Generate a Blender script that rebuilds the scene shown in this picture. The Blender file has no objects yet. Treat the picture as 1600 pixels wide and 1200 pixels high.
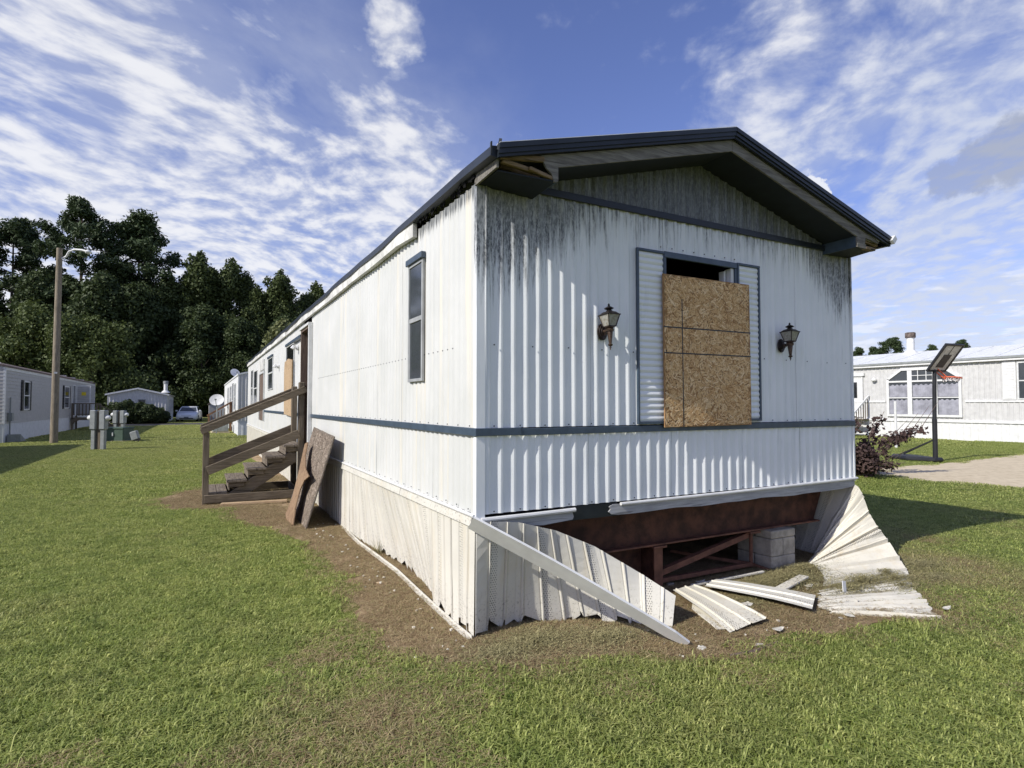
import bpy, bmesh, math, random
import numpy as np
from mathutils import Vector, Matrix, noise as mnoise

S = bpy.context.scene
COL = S.collection
R = math.radians

# ------------------------------------------------------------------ camera
cam_d = bpy.data.cameras.new("camera")
cam = bpy.data.objects.new("camera", cam_d)
COL.objects.link(cam)
cam_d.sensor_width = 36.0
cam_d.lens = 36.0 * 905.0 / 1600.0
cam_d.clip_start = 0.05
cam_d.clip_end = 3000.0
cam.location = (-1.68, -3.62, 1.6)
cam.rotation_euler = (R(90 + 2.025), 0, R(-28.3))
S.camera = cam

# ------------------------------------------------------------------ sun, sky, exposure
SUN_EL, SUN_AZ = R(36.5), R(7.0)
sun_dir = Vector((math.cos(SUN_EL) * math.cos(SUN_AZ), math.cos(SUN_EL) * math.sin(SUN_AZ), -math.sin(SUN_EL)))
sun_d = bpy.data.lights.new("sun", 'SUN')
sun_d.energy = 2.9
sun_d.angle = R(0.53)
sun_d.color = (1.0, 0.965, 0.885)
sun = bpy.data.objects.new("sun", sun_d)
sun.rotation_euler = sun_dir.to_track_quat('-Z', 'Y').to_euler()
sun.location = (-30, -5, 30)
COL.objects.link(sun)

SKY_STRENGTH = 0.15
CLOUD_BRIGHT = 3.75          # radiance of a cloud before the Background strength
S.view_settings.view_transform = 'Standard'
S.view_settings.look = 'None'
S.view_settings.gamma = 1.0
S.view_settings.exposure = 0.82
S.view_settings.use_curve_mapping = False
S.cycles.use_denoising = True
S.cycles.max_bounces = 8
S.cycles.diffuse_bounces = 4
S.cycles.transparent_max_bounces = 8
S.cycles.sample_clamp_indirect = 6.0


class NT:
    """small wrapper round a node tree"""
    def __init__(self, tree):
        self.t = tree
        tree.nodes.clear()

    def n(self, typ, props=None, ins=None, **kw):
        nd = self.t.nodes.new(typ)
        for k, v in (props or {}).items():
            setattr(nd, k, v)
        for k, v in list((ins or {}).items()) + list(kw.items()):
            sock = nd.inputs[k] if isinstance(k, int) else nd.inputs[k.replace('_', ' ')]
            if isinstance(v, bpy.types.NodeSocket):
                self.t.links.new(v, sock)
            elif isinstance(v, bpy.types.Node):
                self.t.links.new(v.outputs[0], sock)
            else:
                try:
                    sock.default_value = v
                except Exception:
                    sock.default_value = tuple(v) + (1.0,) if len(v) == 3 else v
        return nd

    def pos(self):
        return self.n('ShaderNodeNewGeometry').outputs['Position']

    def obj(self):
        return self.n('ShaderNodeTexCoord').outputs['Object']

    def uv(self):
        return self.n('ShaderNodeTexCoord').outputs['UV']

    def map(self, v, scale=(1, 1, 1), loc=(0, 0, 0), rot=(0, 0, 0)):
        return self.n('ShaderNodeMapping', None, {'Vector': v, 'Scale': scale, 'Location': loc, 'Rotation': rot}).outputs[0]

    def noise(self, v, scale=5, detail=3, rough=.5, dist=0.0):
        return self.n('ShaderNodeTexNoise', None, {'Vector': v, 'Scale': scale, 'Detail': detail, 'Roughness': rough, 'Distortion': dist}).outputs[0]

    def math(self, op, a, b=0.5, clamp=False, c=None):
        ins = {0: a, 1: b}
        if c is not None:
            ins[2] = c
        return self.n('ShaderNodeMath', {'operation': op, 'use_clamp': clamp}, ins).outputs[0]

    def mix(self, f, a, b, blend='MIX'):
        nd = self.n('ShaderNodeMix', {'data_type': 'RGBA', 'blend_type': blend, 'clamp_factor': True}, {0: f, 6: rgba(a), 7: rgba(b)})
        return nd.outputs[2]

    def ramp(self, f, stops, interp='LINEAR'):
        nd = self.n('ShaderNodeValToRGB', None, {0: f})
        cr = nd.color_ramp
        cr.interpolation = interp
        while len(cr.elements) < len(stops):
            cr.elements.new(0.5)
        for e, (p, c) in zip(cr.elements, stops):
            e.position = p
            e.color = (c, c, c, 1) if isinstance(c, (int, float)) else tuple(c) + (1,)
        return nd.outputs[0]

    def step(self, v, a, b):
        """smooth 0..1 as v goes from a to b"""
        return self.n('ShaderNodeMapRange', {'interpolation_type': 'SMOOTHSTEP'}, {0: v, 1: a, 2: b, 3: 0.0, 4: 1.0}).outputs[0]

    def sep(self, v):
        nd = self.n('ShaderNodeSeparateXYZ', None, {0: v})
        return nd.outputs[0], nd.outputs[1], nd.outputs[2]

    def comb(self, x=0.0, y=0.0, z=0.0):
        return self.n('ShaderNodeCombineXYZ', None, {0: x, 1: y, 2: z}).outputs[0]

    def bump(self, h, strength=.3, dist=.01):
        return self.n('ShaderNodeBump', None, {'Height': h, 'Strength': strength, 'Distance': dist}).outputs[0]


def rgba(c):
    if isinstance(c, (bpy.types.NodeSocket, bpy.types.Node)):
        return c
    return tuple(c) + (1.0,) if len(c) == 3 else c


# ------------------------------------------------------------------ world: Nishita sky with procedural clouds
world = bpy.data.worlds.new("World")
S.world = world
world.use_nodes = True
w = NT(world.node_tree)
sky = w.n('ShaderNodeTexSky', {'sky_type': 'NISHITA', 'sun_disc': False, 'sun_elevation': SUN_EL,
                               'sun_rotation': math.atan2(-sun_dir.x, -sun_dir.y), 'air_density': 1.0,
                               'dust_density': 0.6, 'ozone_density': 3.0, 'altitude': 100.0})
skyc = w.mix(1.0, sky.outputs[0], (0.53, 0.470, 0.615), 'MULTIPLY')
d = w.n('ShaderNodeTexCoord').outputs['Generated']
dx, dy, dz = w.sep(d)
zz = w.math('ADD', w.math('MAXIMUM', dz, 0.0), 0.09)
px = w.math('DIVIDE', dx, zz)
py = w.math('DIVIDE', dy, zz)
P = w.comb(px, py, 0.0)
# high streaky sheet: long along one bearing, rippled across it
Pr = w.map(P, (1, 1, 1), rot=(0, 0, R(28.3 + 14)))
warp = w.n('ShaderNodeTexNoise', None, {'Vector': Pr, 'Scale': 0.9, 'Detail': 2}).outputs[1]
Pw = w.n('ShaderNodeVectorMath', {'operation': 'MULTIPLY_ADD'}, {0: warp, 1: (0.55, 0.55, 0), 2: Pr}).outputs[0]
big = w.noise(w.map(Pw, (0.42, 0.26, 1), loc=(3.1, 1.7, 0)), 1.0, 3, .5)
streak = w.noise(w.map(Pw, (1.5, 0.8, 1)), 1.7, 9, .58)
ripple = w.noise(w.map(Pw, (3.2, 2.2, 1), loc=(1.3, .4, 0)), 3.0, 8, .56)
wob = w.n('ShaderNodeTexNoise', None, {'Vector': d, 'Scale': 7.0, 'Detail': 6, 'Roughness': .6}).outputs[1]
dw = w.n('ShaderNodeVectorMath', {'operation': 'MULTIPLY_ADD'}, {0: wob, 1: (.22, .22, .22), 2: d}).outputs[0]
dw = w.n('ShaderNodeVectorMath', {'operation': 'ADD'}, {0: dw, 1: (-.11, -.11, -.11)}).outputs[0]
wob2 = w.n('ShaderNodeTexNoise', None, {'Vector': d, 'Scale': 40.0, 'Detail': 6, 'Roughness': .62}).outputs[1]
dw2 = w.n('ShaderNodeVectorMath', {'operation': 'MULTIPLY_ADD'}, {0: wob2, 1: (.05, .05, .05), 2: d}).outputs[0]
dw2 = w.n('ShaderNodeVectorMath', {'operation': 'ADD'}, {0: dw2, 1: (-.025, -.025, -.025)}).outputs[0]


def toward(px_, py_, soft0, soft1, v_in=None):
    """1 inside a ragged cone about a fixed bearing in the sky"""
    a, b = (px_ - 800) / 905.0, (632 - py_) / 905.0
    th = R(28.3)
    v = Vector((math.sin(th) + a * math.cos(th), math.cos(th) - a * math.sin(th), b)).normalized()
    vn = w.n('ShaderNodeVectorMath', {'operation': 'NORMALIZE'}, {0: dw if v_in is None else v_in}).outputs[0]
    dt = w.n('ShaderNodeVectorMath', {'operation': 'DOT_PRODUCT'}, {0: vn, 1: tuple(v)}).outputs['Value']
    return w.step(dt, math.cos(R(soft1)), math.cos(R(soft0)))


low = w.step(dz, 0.50, 0.05)                      # the sheet thickens towards the horizon
cov = w.math('ADD', w.math('MULTIPLY', big, 0.70), w.math('MULTIPLY', low, 0.36))
cov = w.math('ADD', cov, 0.10)
CLEAR = [(880, 100, 3, 17, .46), (760, 40, 3, 12, .22), (420, 20, 1, 10, .36), (1270, 215, 1, 8, .22), (1000, 200, 2, 9, .16), (60, 130, 1, 5, .25), (1250, 330, 1, 6, .10), (1150, 30, 1, 7, .12)]
CLOUDY = [(330, 330, 4, 32, .34), (130, 60, 2, 16, .20), (1540, 420, 4, 24, .24), (1180, 150, 1, 9, .36), (1010, 40, 1, 7, .16), (1350, 60, 1, 9, .10), (880, 30, 1, 5, .30), (610, 5, 1, 4.0, .62), (1570, 120, 2, 14, .22), (620, 230, 1, 10, .16)]
for (a_, b_, s0, s1, k) in CLEAR:
    cov = w.math('SUBTRACT', cov, w.math('MULTIPLY', toward(a_, b_, s0, s1), k))
for (a_, b_, s0, s1, k) in CLOUDY:
    cov = w.math('ADD', cov, w.math('MULTIPLY', toward(a_, b_, s0, s1), k))
cells = w.math('SUBTRACT', ripple, .5)
dif = w.math('ADD', w.math('MULTIPLY', w.math('SUBTRACT', streak, .5), .72), w.math('MULTIPLY', cells, 1.20))
dif = w.math('ADD', dif, w.math('MULTIPLY', w.math('SUBTRACT', cov, .60), .62))
dens = w.n('ShaderNodeMapRange', {'interpolation_type': 'SMOOTHSTEP'}, {0: dif, 1: -.24, 2: .46, 3: 0.0, 4: 1.0}).outputs[0]
# a few small lumpy cumulus low down
lump = w.noise(w.map(w.comb(px, py, w.math('MULTIPLY', dz, 9.0)), (1, 1, 1)), 2.3, 7, .6)
lumpm = w.math('MULTIPLY', w.step(lump, .55, .64), w.math('MULTIPLY', w.step(dz, .25, .14), w.step(dz, .0, .05)))
puff = w.step(toward(1277, 287, .2, 1.5, dw2), .25, .75)
veil = w.math('MAXIMUM', w.math('MULTIPLY', toward(1590, 430, 9, 24), .72), w.math('MULTIPLY', toward(330, 430, 8, 34), .50))
veil = w.math('MAXIMUM', veil, w.math('MULTIPLY', w.step(dz, .22, .02), .55))
veil = w.math('MULTIPLY', veil, w.step(streak, .25, .62))
dens = w.math('MAXIMUM', dens, veil)
dens = w.math('MAXIMUM', dens, w.math('MULTIPLY', lumpm, .8))
dens = w.math('MAXIMUM', dens, puff)
ccol = w.mix(w.step(dif, -.02, .36), (.64, .69, .82), (.97, .97, .98))
ccol = w.mix(w.math('MULTIPLY', w.step(ripple, .62, .38), .35), ccol, (.66, .69, .76))
ccol = w.mix(w.math('MULTIPLY', toward(1560, 430, 6, 26), .8), ccol, (.60, .66, .79))
ccol = w.mix(lumpm, ccol, (.86, .88, .93))
ccol = w.mix(puff, ccol, (.93, .94, .97))
gr = w.math('MAXIMUM', toward(1490, 274, .2, 2.0, dw2), w.math('MAXIMUM', toward(1540, 255, .3, 2.5, dw2), toward(1600, 230, .5, 3.2, dw2)))
gr = w.math('MULTIPLY', w.step(gr, .08, .8), .68)
dens = w.math('MAXIMUM', dens, gr)
ccol = w.mix(gr, ccol, (.33, .36, .44))
cl = w.n('ShaderNodeVectorMath', {'operation': 'SCALE'}, {0: ccol, 'Scale': CLOUD_BRIGHT}).outputs[0]
final = w.mix(w.math('MULTIPLY', dens, .86), skyc, cl)
bg = w.n('ShaderNodeBackground', None, {'Color': final, 'Strength': SKY_STRENGTH})
w.n('ShaderNodeOutputWorld', None, {'Surface': bg.outputs[0]})


# ------------------------------------------------------------------ mesh helpers
def mesh_from(name, v, f, uv=None, smooth=False):
    me = bpy.data.meshes.new(name)
    me.from_pydata([tuple(p) for p in v], [], [tuple(q) for q in f])
    if uv is not None:
        ul = me.uv_layers.new(name="UVMap")
        flat = np.array([uv[i] for q in f for i in q], dtype=np.float32).ravel()
        ul.data.foreach_set('uv', flat)
    if smooth:
        me.polygons.foreach_set('use_smooth', [True] * len(me.polygons))
    me.update()
    return me


def link(name, me, m=None, parent=None, kind=None, label=None):
    o = bpy.data.objects.new(name, me)
    COL.objects.link(o)
    if m is not None and not me.materials:
        me.materials.append(m)
    if parent is not None:
        o.parent = parent
    if kind:
        o['kind'] = kind
    if label:
        o['label'] = label
    return o


class MB:
    def __init__(self):
        self.v, self.f = [], []

    def add(self, vs, fs):
        k = len(self.v)
        self.v += [tuple(p) for p in vs]
        self.f += [tuple(i + k for i in q) for q in fs]
        return self

    BOXF = [(0, 3, 2, 1), (4, 5, 6, 7), (0, 1, 5, 4), (1, 2, 6, 5), (2, 3, 7, 6), (3, 0, 4, 7)]

    def box(self, x0, x1, y0, y1, z0, z1):
        return self.add([(x0, y0, z0), (x1, y0, z0), (x1, y1, z0), (x0, y1, z0), (x0, y0, z1), (x1, y0, z1), (x1, y1, z1), (x0, y1, z1)], self.BOXF)

    def hexa(self, pts):
        return self.add(pts, self.BOXF)

    def bar(self, p, q, wd, ht, up=(0, 0, 1)):
        """box beam from p to q: wd across, ht along up"""
        p, q = Vector(p), Vector(q)
        d_ = (q - p).normalized()
        s = d_.cross(Vector(up)).normalized()
        u = s.cross(d_).normalized()
        a, b = s * wd / 2, u * ht / 2
        return self.hexa([p - a - b, p + a - b, q + a - b, q - a - b, p - a + b, p + a + b, q + a + b, q - a + b])

    def tube(self, pts, rad, n=8, cap=True):
        pts = [Vector(p) for p in pts]
        if not isinstance(rad, (list, tuple)):
            rad = [rad] * len(pts)
        k = len(self.v)
        prev = None
        for i, p in enumerate(pts):
            t = (pts[min(i + 1, len(pts) - 1)] - pts[max(i - 1, 0)]).normalized()
            ref = Vector((0, 0, 1)) if abs(t.z) < .9 else Vector((1, 0, 0))
            if prev is not None:
                ref = prev
            s = t.cross(ref).normalized()
            u = s.cross(t).normalized()
            prev = u
            for j in range(n):
                a = 2 * math.pi * j / n
                self.v.append(tuple(p + (s * math.cos(a) + u * math.sin(a)) * rad[i]))
        for i in range(len(pts) - 1):
            for j in range(n):
                a, b = k + i * n + j, k + i * n + (j + 1) % n
                self.f.append((a, b, b + n, a + n))
        if cap:
            self.f.append(tuple(k + j for j in range(n))[::-1])
            self.f.append(tuple(k + (len(pts) - 1) * n + j for j in range(n)))
        return self

    def lathe(self, prof, c=(0, 0, 0), n=16, phase=0.0):
        """prof: (radius, z) from bottom to top, round a vertical axis"""
        k = len(self.v)
        for r, z in prof:
            for j in range(n):
                a = 2 * math.pi * j / n + phase
                self.v.append((c[0] + r * math.cos(a), c[1] + r * math.sin(a), c[2] + z))
        for i in range(len(prof) - 1):
            for j in range(n):
                a, b = k + i * n + j, k + i * n + (j + 1) % n
                self.f.append((a, b, b + n, a + n))
        self.f.append(tuple(k + j for j in range(n))[::-1])
        self.f.append(tuple(k + (len(prof) - 1) * n + j for j in range(n)))
        return self

    def prism(self, poly, plane, a, b):
        """extrude a 2D polygon between a and b; plane 'xz' (along y), 'yz' (along x), 'xy' (along z)"""
        n = len(poly)
        mk = {'xz': lambda p, t: (p[0], t, p[1]), 'yz': lambda p, t: (t, p[0], p[1]), 'xy': lambda p, t: (p[0], p[1], t)}[plane]
        vs = [mk(p, a) for p in poly] + [mk(p, b) for p in poly]
        fs = [tuple(range(n))[::-1], tuple(range(n, 2 * n))] + [(i, (i + 1) % n, n + (i + 1) % n, n + i) for i in range(n)]
        return self.add(vs, fs)

    def xform(self, M):
        self.v = [tuple(M @ Vector(p)) for p in self.v]
        return self

    def mesh(self, name, smooth=False, bevel=0.0):
        me = mesh_from(name, self.v, self.f, smooth=smooth)
        bm = bmesh.new()
        bm.from_mesh(me)
        bmesh.ops.recalc_face_normals(bm, faces=bm.faces)
        if bevel:
            bmesh.ops.bevel(bm, geom=[e for e in bm.edges if e.calc_face_angle(0) > .5], offset=bevel, segments=1, profile=.5, affect='EDGES', clamp_overlap=True)
        bm.to_mesh(me)
        bm.free()
        if smooth:
            try:
                me.set_sharp_from_angle(angle=R(40))
            except Exception:
                pass
        return me

    def build(self, name, m, parent=None, smooth=False, bevel=0.0, kind=None, label=None):
        return link(name, self.mesh(name, smooth, bevel), m, parent, kind, label)


def thing(name, label, cat, loc=(0, 0, 0), rz=0.0, group=None):
    o = bpy.data.objects.new(name, None)
    o.empty_display_size = .2
    COL.objects.link(o)
    o.location = loc
    o.rotation_euler = (0, 0, rz)
    o['label'], o['category'] = label, cat
    if group:
        o['group'] = group
    return o


def tag(o, label, cat, group=None, kind=None):
    o['label'], o['category'] = label, cat
    if group:
        o['group'] = group
    if kind:
        o['kind'] = kind
    return o


def copy_tree(o, parent=None):
    c = o.copy()
    COL.objects.link(c)
    if parent is not None:
        c.parent = parent
    for ch in list(o.children):
        copy_tree(ch, c)
    return c


# ------------------------------------------------------------------ materials
def newmat(name):
    m = bpy.data.materials.new(name)
    m.use_nodes = True
    return m, NT(m.node_tree)


def finish(t, base, rough=.6, metal=0.0, spec=.35, normal=None, alpha=None, transl=None):
    ins = {'Base Color': rgba(base), 'Roughness': rough, 'Metallic': metal, 'Specular IOR Level': spec}
    if normal is not None:
        ins['Normal'] = normal
    b = t.n('ShaderNodeBsdfPrincipled', None, ins)
    out = b.outputs[0]
    if transl is not None:
        tr = t.n('ShaderNodeBsdfTranslucent', None, {'Color': rgba(base)})
        out = t.n('ShaderNodeMixShader', None, {0: transl, 1: out, 2: tr.outputs[0]}).outputs[0]
    t.n('ShaderNodeOutputMaterial', None, {'Surface': out})


def plain(name, c, rough=.6, metal=0.0, spec=.35, var=.12, scale=6.0, bump=0.0, bscale=60):
    """one colour with slow grime variation"""
    m, t = newmat(name)
    p = t.pos()
    f = t.noise(p, scale, 5, .6)
    dark = tuple(x * (1 - var * 2) for x in c)
    lite = tuple(min(1, x * (1 + var)) for x in c)
    base = t.mix(t.step(f, .3, .7), dark, lite)
    nrm = t.bump(t.noise(p, bscale, 4, .6), bump, .01) if bump else None
    finish(t, base, rough, metal, spec, nrm)
    return m


def siding_white(name, mode):
    m, t = newmat(name)
    p = t.pos()
    x, y, z = t.sep(p)
    fine = t.noise(p, 300, 2, .6)
    slow = t.noise(p, 1.6, 5, .6)
    base = t.mix(t.step(slow, .3, .75), (.745, .765, .765), (.82, .835, .83))  # lighter, cooler tone: fill light on the shaded front put into the colour
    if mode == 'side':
        base = t.mix(t.step(slow, .3, .75), (.53, .535, .51), (.60, .60, .578))  # same white paint, toned down in the colour to balance the direct sun
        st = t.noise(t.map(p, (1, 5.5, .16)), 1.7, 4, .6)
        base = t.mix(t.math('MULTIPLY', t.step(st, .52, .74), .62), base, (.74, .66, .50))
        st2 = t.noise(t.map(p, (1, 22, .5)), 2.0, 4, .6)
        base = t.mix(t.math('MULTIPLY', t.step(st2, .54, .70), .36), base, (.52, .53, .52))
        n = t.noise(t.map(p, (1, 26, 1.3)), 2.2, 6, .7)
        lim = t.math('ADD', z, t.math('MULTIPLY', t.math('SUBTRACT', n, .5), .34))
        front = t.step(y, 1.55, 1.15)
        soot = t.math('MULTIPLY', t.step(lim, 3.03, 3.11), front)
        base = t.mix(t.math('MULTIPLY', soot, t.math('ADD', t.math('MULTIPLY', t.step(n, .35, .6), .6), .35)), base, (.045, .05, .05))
    else:
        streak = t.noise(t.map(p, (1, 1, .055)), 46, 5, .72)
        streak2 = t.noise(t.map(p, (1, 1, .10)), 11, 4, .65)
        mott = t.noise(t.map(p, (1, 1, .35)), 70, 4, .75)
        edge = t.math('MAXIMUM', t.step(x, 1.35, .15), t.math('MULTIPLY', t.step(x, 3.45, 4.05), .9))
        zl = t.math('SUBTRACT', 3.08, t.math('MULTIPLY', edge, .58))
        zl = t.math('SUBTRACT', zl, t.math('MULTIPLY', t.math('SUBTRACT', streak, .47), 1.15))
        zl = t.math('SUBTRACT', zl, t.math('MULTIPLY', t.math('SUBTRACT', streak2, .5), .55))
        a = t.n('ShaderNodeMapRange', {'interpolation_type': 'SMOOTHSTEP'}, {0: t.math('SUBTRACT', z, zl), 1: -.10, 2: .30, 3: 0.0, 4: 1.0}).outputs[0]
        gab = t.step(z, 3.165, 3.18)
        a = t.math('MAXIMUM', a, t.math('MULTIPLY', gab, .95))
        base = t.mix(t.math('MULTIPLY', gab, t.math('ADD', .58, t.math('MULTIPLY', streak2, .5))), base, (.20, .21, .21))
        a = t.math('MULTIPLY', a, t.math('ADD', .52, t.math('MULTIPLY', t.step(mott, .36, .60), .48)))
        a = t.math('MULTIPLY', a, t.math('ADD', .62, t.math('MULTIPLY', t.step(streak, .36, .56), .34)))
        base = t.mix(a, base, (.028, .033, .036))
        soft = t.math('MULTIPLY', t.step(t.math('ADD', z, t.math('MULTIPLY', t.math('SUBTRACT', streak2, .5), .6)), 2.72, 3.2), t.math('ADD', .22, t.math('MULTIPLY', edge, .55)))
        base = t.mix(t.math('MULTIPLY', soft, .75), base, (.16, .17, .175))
        sm = t.noise(t.map(p, (1, 1, .12)), 16, 3, .6)
        base = t.mix(t.math('MULTIPLY', t.step(sm, .56, .72), .22), base, (.42, .44, .45))
    nrm = t.bump(t.math('ADD', fine, t.math('MULTIPLY', slow, 6)), .10, .003)
    finish(t, base, .42, 0, .4, nrm)
    return m


def wood(name, c0, c1, axis, rough=.85, dark=(.05, .04, .03)):
    """weathered timber, grain along axis 0/1/2 of the object's own coordinates"""
    m, t = newmat(name)
    p = t.obj()
    sc = [18, 18, 18]
    sc[axis] = 1.3
    g = t.noise(t.map(p, tuple(sc)), 2.6, 7, .68, .6)
    s = t.noise(p, 2.2, 4, .6)
    kn = t.noise(t.map(p, tuple(sc)), .9, 3, .5, 1.5)
    base = t.mix(t.step(g, .30, .70), c0, c1)
    base = t.mix(t.math('MULTIPLY', t.step(kn, .60, .72), .75), base, dark)
    base = t.mix(t.math('MULTIPLY', t.step(s, .45, .75), .35), base, tuple(x * .5 for x in c0))
    finish(t, base, rough, 0, .2, t.bump(g, .7, .006))
    return m


def osb(name, c0, c1, c2, c3):
    """flakes of strand board: every flake its own tint, fine grain over it"""
    m, t = newmat(name)
    p = t.obj()
    r = t.n('ShaderNodeNewGeometry').outputs['Random Per Island']
    g = t.noise(p, 240, 4, .65)
    base = t.ramp(r, [(0, c0), (.22, c1), (.62, c2), (1, c3)])
    base = t.mix(t.math('MULTIPLY', t.step(g, .42, .7), .22), base, c1)
    base = t.mix(t.math('MULTIPLY', t.step(t.noise(p, 3.0, 4, .6), .5, .75), .22), base, tuple(x * .7 for x in c1))
    finish(t, base, .72, 0, .25, t.bump(g, .3, .002))
    return m


def skirt(name, c, dirty=1.0, side=False):
    """vinyl skirting: UV.x metres along, UV.y metres up; vented strips of small holes"""
    m, t = newmat(name)
    u, v, _ = t.sep(t.uv())
    p = t.pos()
    slow = t.noise(p, 2.5, 4, .6)
    base = t.mix(t.step(slow, .3, .7), tuple(x * .90 for x in c), c)
    stain = t.noise(t.map(p, (5, 5, .7)), 1.6, 5, .65)
    base = t.mix(t.math('MULTIPLY', t.step(stain, .50, .72), .38 * dirty), base, (.58, .50, .36))
    spk = t.noise(p, 55, 5, .75)
    lowm = t.step(t.math('ADD', v, t.math('MULTIPLY', t.math('SUBTRACT', slow, .5), .35)), .38, .0)
    base = t.mix(t.math('MULTIPLY', t.math('MULTIPLY', t.step(spk, .54, .66), .8 * dirty), t.math('ADD', lowm, .10)), base, (.10, .085, .06))
    fu = t.math('FRACT', t.math('DIVIDE', u, .414))
    strip = t.math('MULTIPLY', t.math('GREATER_THAN', fu, .33), t.math('LESS_THAN', fu, .46))
    hu = t.math('FRACT', t.math('DIVIDE', u, .018))
    row = t.math('FLOOR', t.math('DIVIDE', v, .017))
    hu2 = t.math('FRACT', t.math('ADD', hu, t.math('MULTIPLY', row, .5)))
    hv = t.math('FRACT', t.math('DIVIDE', v, .017))
    du = t.math('SUBTRACT', hu2, .5)
    dv = t.math('SUBTRACT', hv, .5)
    hole = t.math('LESS_THAN', t.math('ADD', t.math('MULTIPLY', du, du), t.math('MULTIPLY', dv, dv)), .055)
    hole = t.math('MULTIPLY', hole, strip)
    base = t.mix(t.math('MULTIPLY', hole, .8), base, (.05, .045, .04))
    finish(t, base, .5, 0, .35, t.bump(t.noise(p, 30, 3), .12, .004))
    return m


M = {}
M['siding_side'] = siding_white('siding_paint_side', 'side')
M['siding_front'] = siding_white('siding_paint_front', 'front')
M['white'] = plain('white_metal', (.655, .655, .64), .4, var=.05)
M['trim'] = plain('slate_trim_paint', (.055, .080, .112), .38, spec=.45, var=.10, scale=14)
M['trim_dark'] = plain('dark_trim_paint', (.014, .019, .026), .4, spec=.4, var=.15)
M['soffit'] = plain('soffit_paint', (.011, .015, .019), .7, var=.15)
M['roof'] = plain('roof_metal', (.70, .71, .70), .45, var=.08)
M['fascia'] = wood('fascia_wood', (.11, .10, .09), (.25, .235, .205), 0, dark=(.04, .035, .03))
M['fascia_white'] = plain('fascia_white_paint', (.66, .65, .61), .6, var=.16, scale=4, bump=.3, bscale=20)
M['rot'] = wood('rotten_wood', (.14, .095, .055), (.30, .22, .14), 0, dark=(.02, .015, .01))
M['black'] = plain('dark_void', (.012, .012, .012), .9, spec=.1)
M['osb'] = osb('osb_board', (.24, .12, .048), (.50, .285, .118), (.70, .46, .22), (.86, .66, .40))
M['osb_core'] = plain('osb_core', (.33, .19, .085), .8, var=.2, scale=30)
M['osb_grey'] = osb('weathered_osb', (.10, .075, .055), (.18, .14, .105), (.28, .225, .175), (.42, .35, .28))
M['grey_core'] = plain('weathered_osb_core', (.17, .14, .11), .85, var=.2, scale=30)
M['ply_brown'] = wood('split_plywood', (.16, .10, .06), (.36, .245, .15), 2)
M['wood'] = wood('grey_timber', (.095, .075, .052), (.215, .175, .125), 0)
M['wood_z'] = wood('grey_timber_upright', (.09, .072, .052), (.205, .168, .122), 2)
M['wood_y'] = wood('grey_timber_tread', (.105, .085, .065), (.24, .20, .155), 1)
M['wood_tan'] = wood('tan_timber', (.34, .23, .13), (.52, .39, .25), 0)
M['wood_red'] = wood('red_timber', (.20, .10, .055), (.33, .19, .11), 2)
M['door_brown'] = wood('door_wood', (.09, .065, .05), (.20, .15, .12), 2)
M['rust'] = plain('rusty_steel', (.085, .034, .020), .75, var=.28, scale=9, bump=.3, bscale=120)
M['rust_l'] = plain('rusty_steel_flange', (.17, .075, .045), .75, var=.2, scale=12, bump=.3, bscale=120)
M['block'] = plain('concrete_block', (.43, .385, .31), .9, var=.15, scale=12, bump=.6, bscale=160)
M['board_grey'] = wood('grey_rim_board', (.30, .30, .30), (.46, .46, .46), 0, dark=(.12, .12, .12))
M['skirt'] = skirt('skirting_vinyl', (.645, .62, .545), 1.0)
M['skirt_ground'] = skirt('skirting_vinyl_muddy', (.67, .635, .54), 1.6)
M['alu'] = plain('window_aluminium', (.58, .59, .58), .4, var=.1)
M['lamp_metal'] = plain('aged_bronze', (.035, .026, .022), .42, metal=.55, spec=.5, var=.3, scale=60)
M['lamp_brass'] = plain('worn_brass', (.085, .055, .038), .45, metal=.5, spec=.5, var=.3, scale=60)
M['black_plastic'] = plain('black_plastic', (.018, .019, .022), .5, var=.15)
M['pole_wood'] = wood('pole_timber', (.17, .14, .10), (.30, .255, .19), 2)
M['grey_metal'] = plain('grey_metal_box', (.25, .265, .26), .5, var=.08)
M['green_box'] = plain('green_enamel', (.060, .095, .070), .55, var=.1)
M['curtain'] = plain('curtain_cloth', (.30, .30, .34), .9, var=.15, scale=3)
M['grey_siding'] = plain('pale_grey_siding', (.53, .525, .51), .5, var=.05)
M['dark_siding'] = plain('mid_grey_siding', (.41, .40, .385), .55, var=.05)
M['shingle'] = plain('brown_shingles', (.15, .115, .105), .9, var=.15, scale=10, bump=.4)
M['far_roof'] = plain('buff_roof', (.42, .40, .34), .6, var=.1)
M['dish'] = plain('dish_enamel', (.655, .655, .64), .45, var=.05)
M['red_rim'] = plain('red_rim_paint', (.62, .14, .07), .5)
M['net'] = plain('net_cord', (.62, .58, .55), .8)
M['car_paint'] = plain('car_white_paint', (.72, .73, .74), .2, spec=.6, var=.02)
M['tyre'] = plain('tyre_rubber', (.02, .02, .02), .85)
M['chrome'] = plain('bright_metal', (.6, .6, .6), .25, metal=.9)
M['lens'] = plain('headlight_lens', (.75, .76, .78), .15, spec=.7)
M['yellow'] = plain('yellow_notice', (.72, .55, .03), .6, var=.03)
M['board_paint'] = plain('backboard_paint', (.46, .46, .44), .5)


def glass(name, c, rough=.08):
    m, t = newmat(name)
    f = t.noise(t.pos(), 5, 4, .6)
    finish(t, t.mix(f, c, tuple(x * 1.8 for x in c)), rough, 0, .5)
    return m


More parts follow.
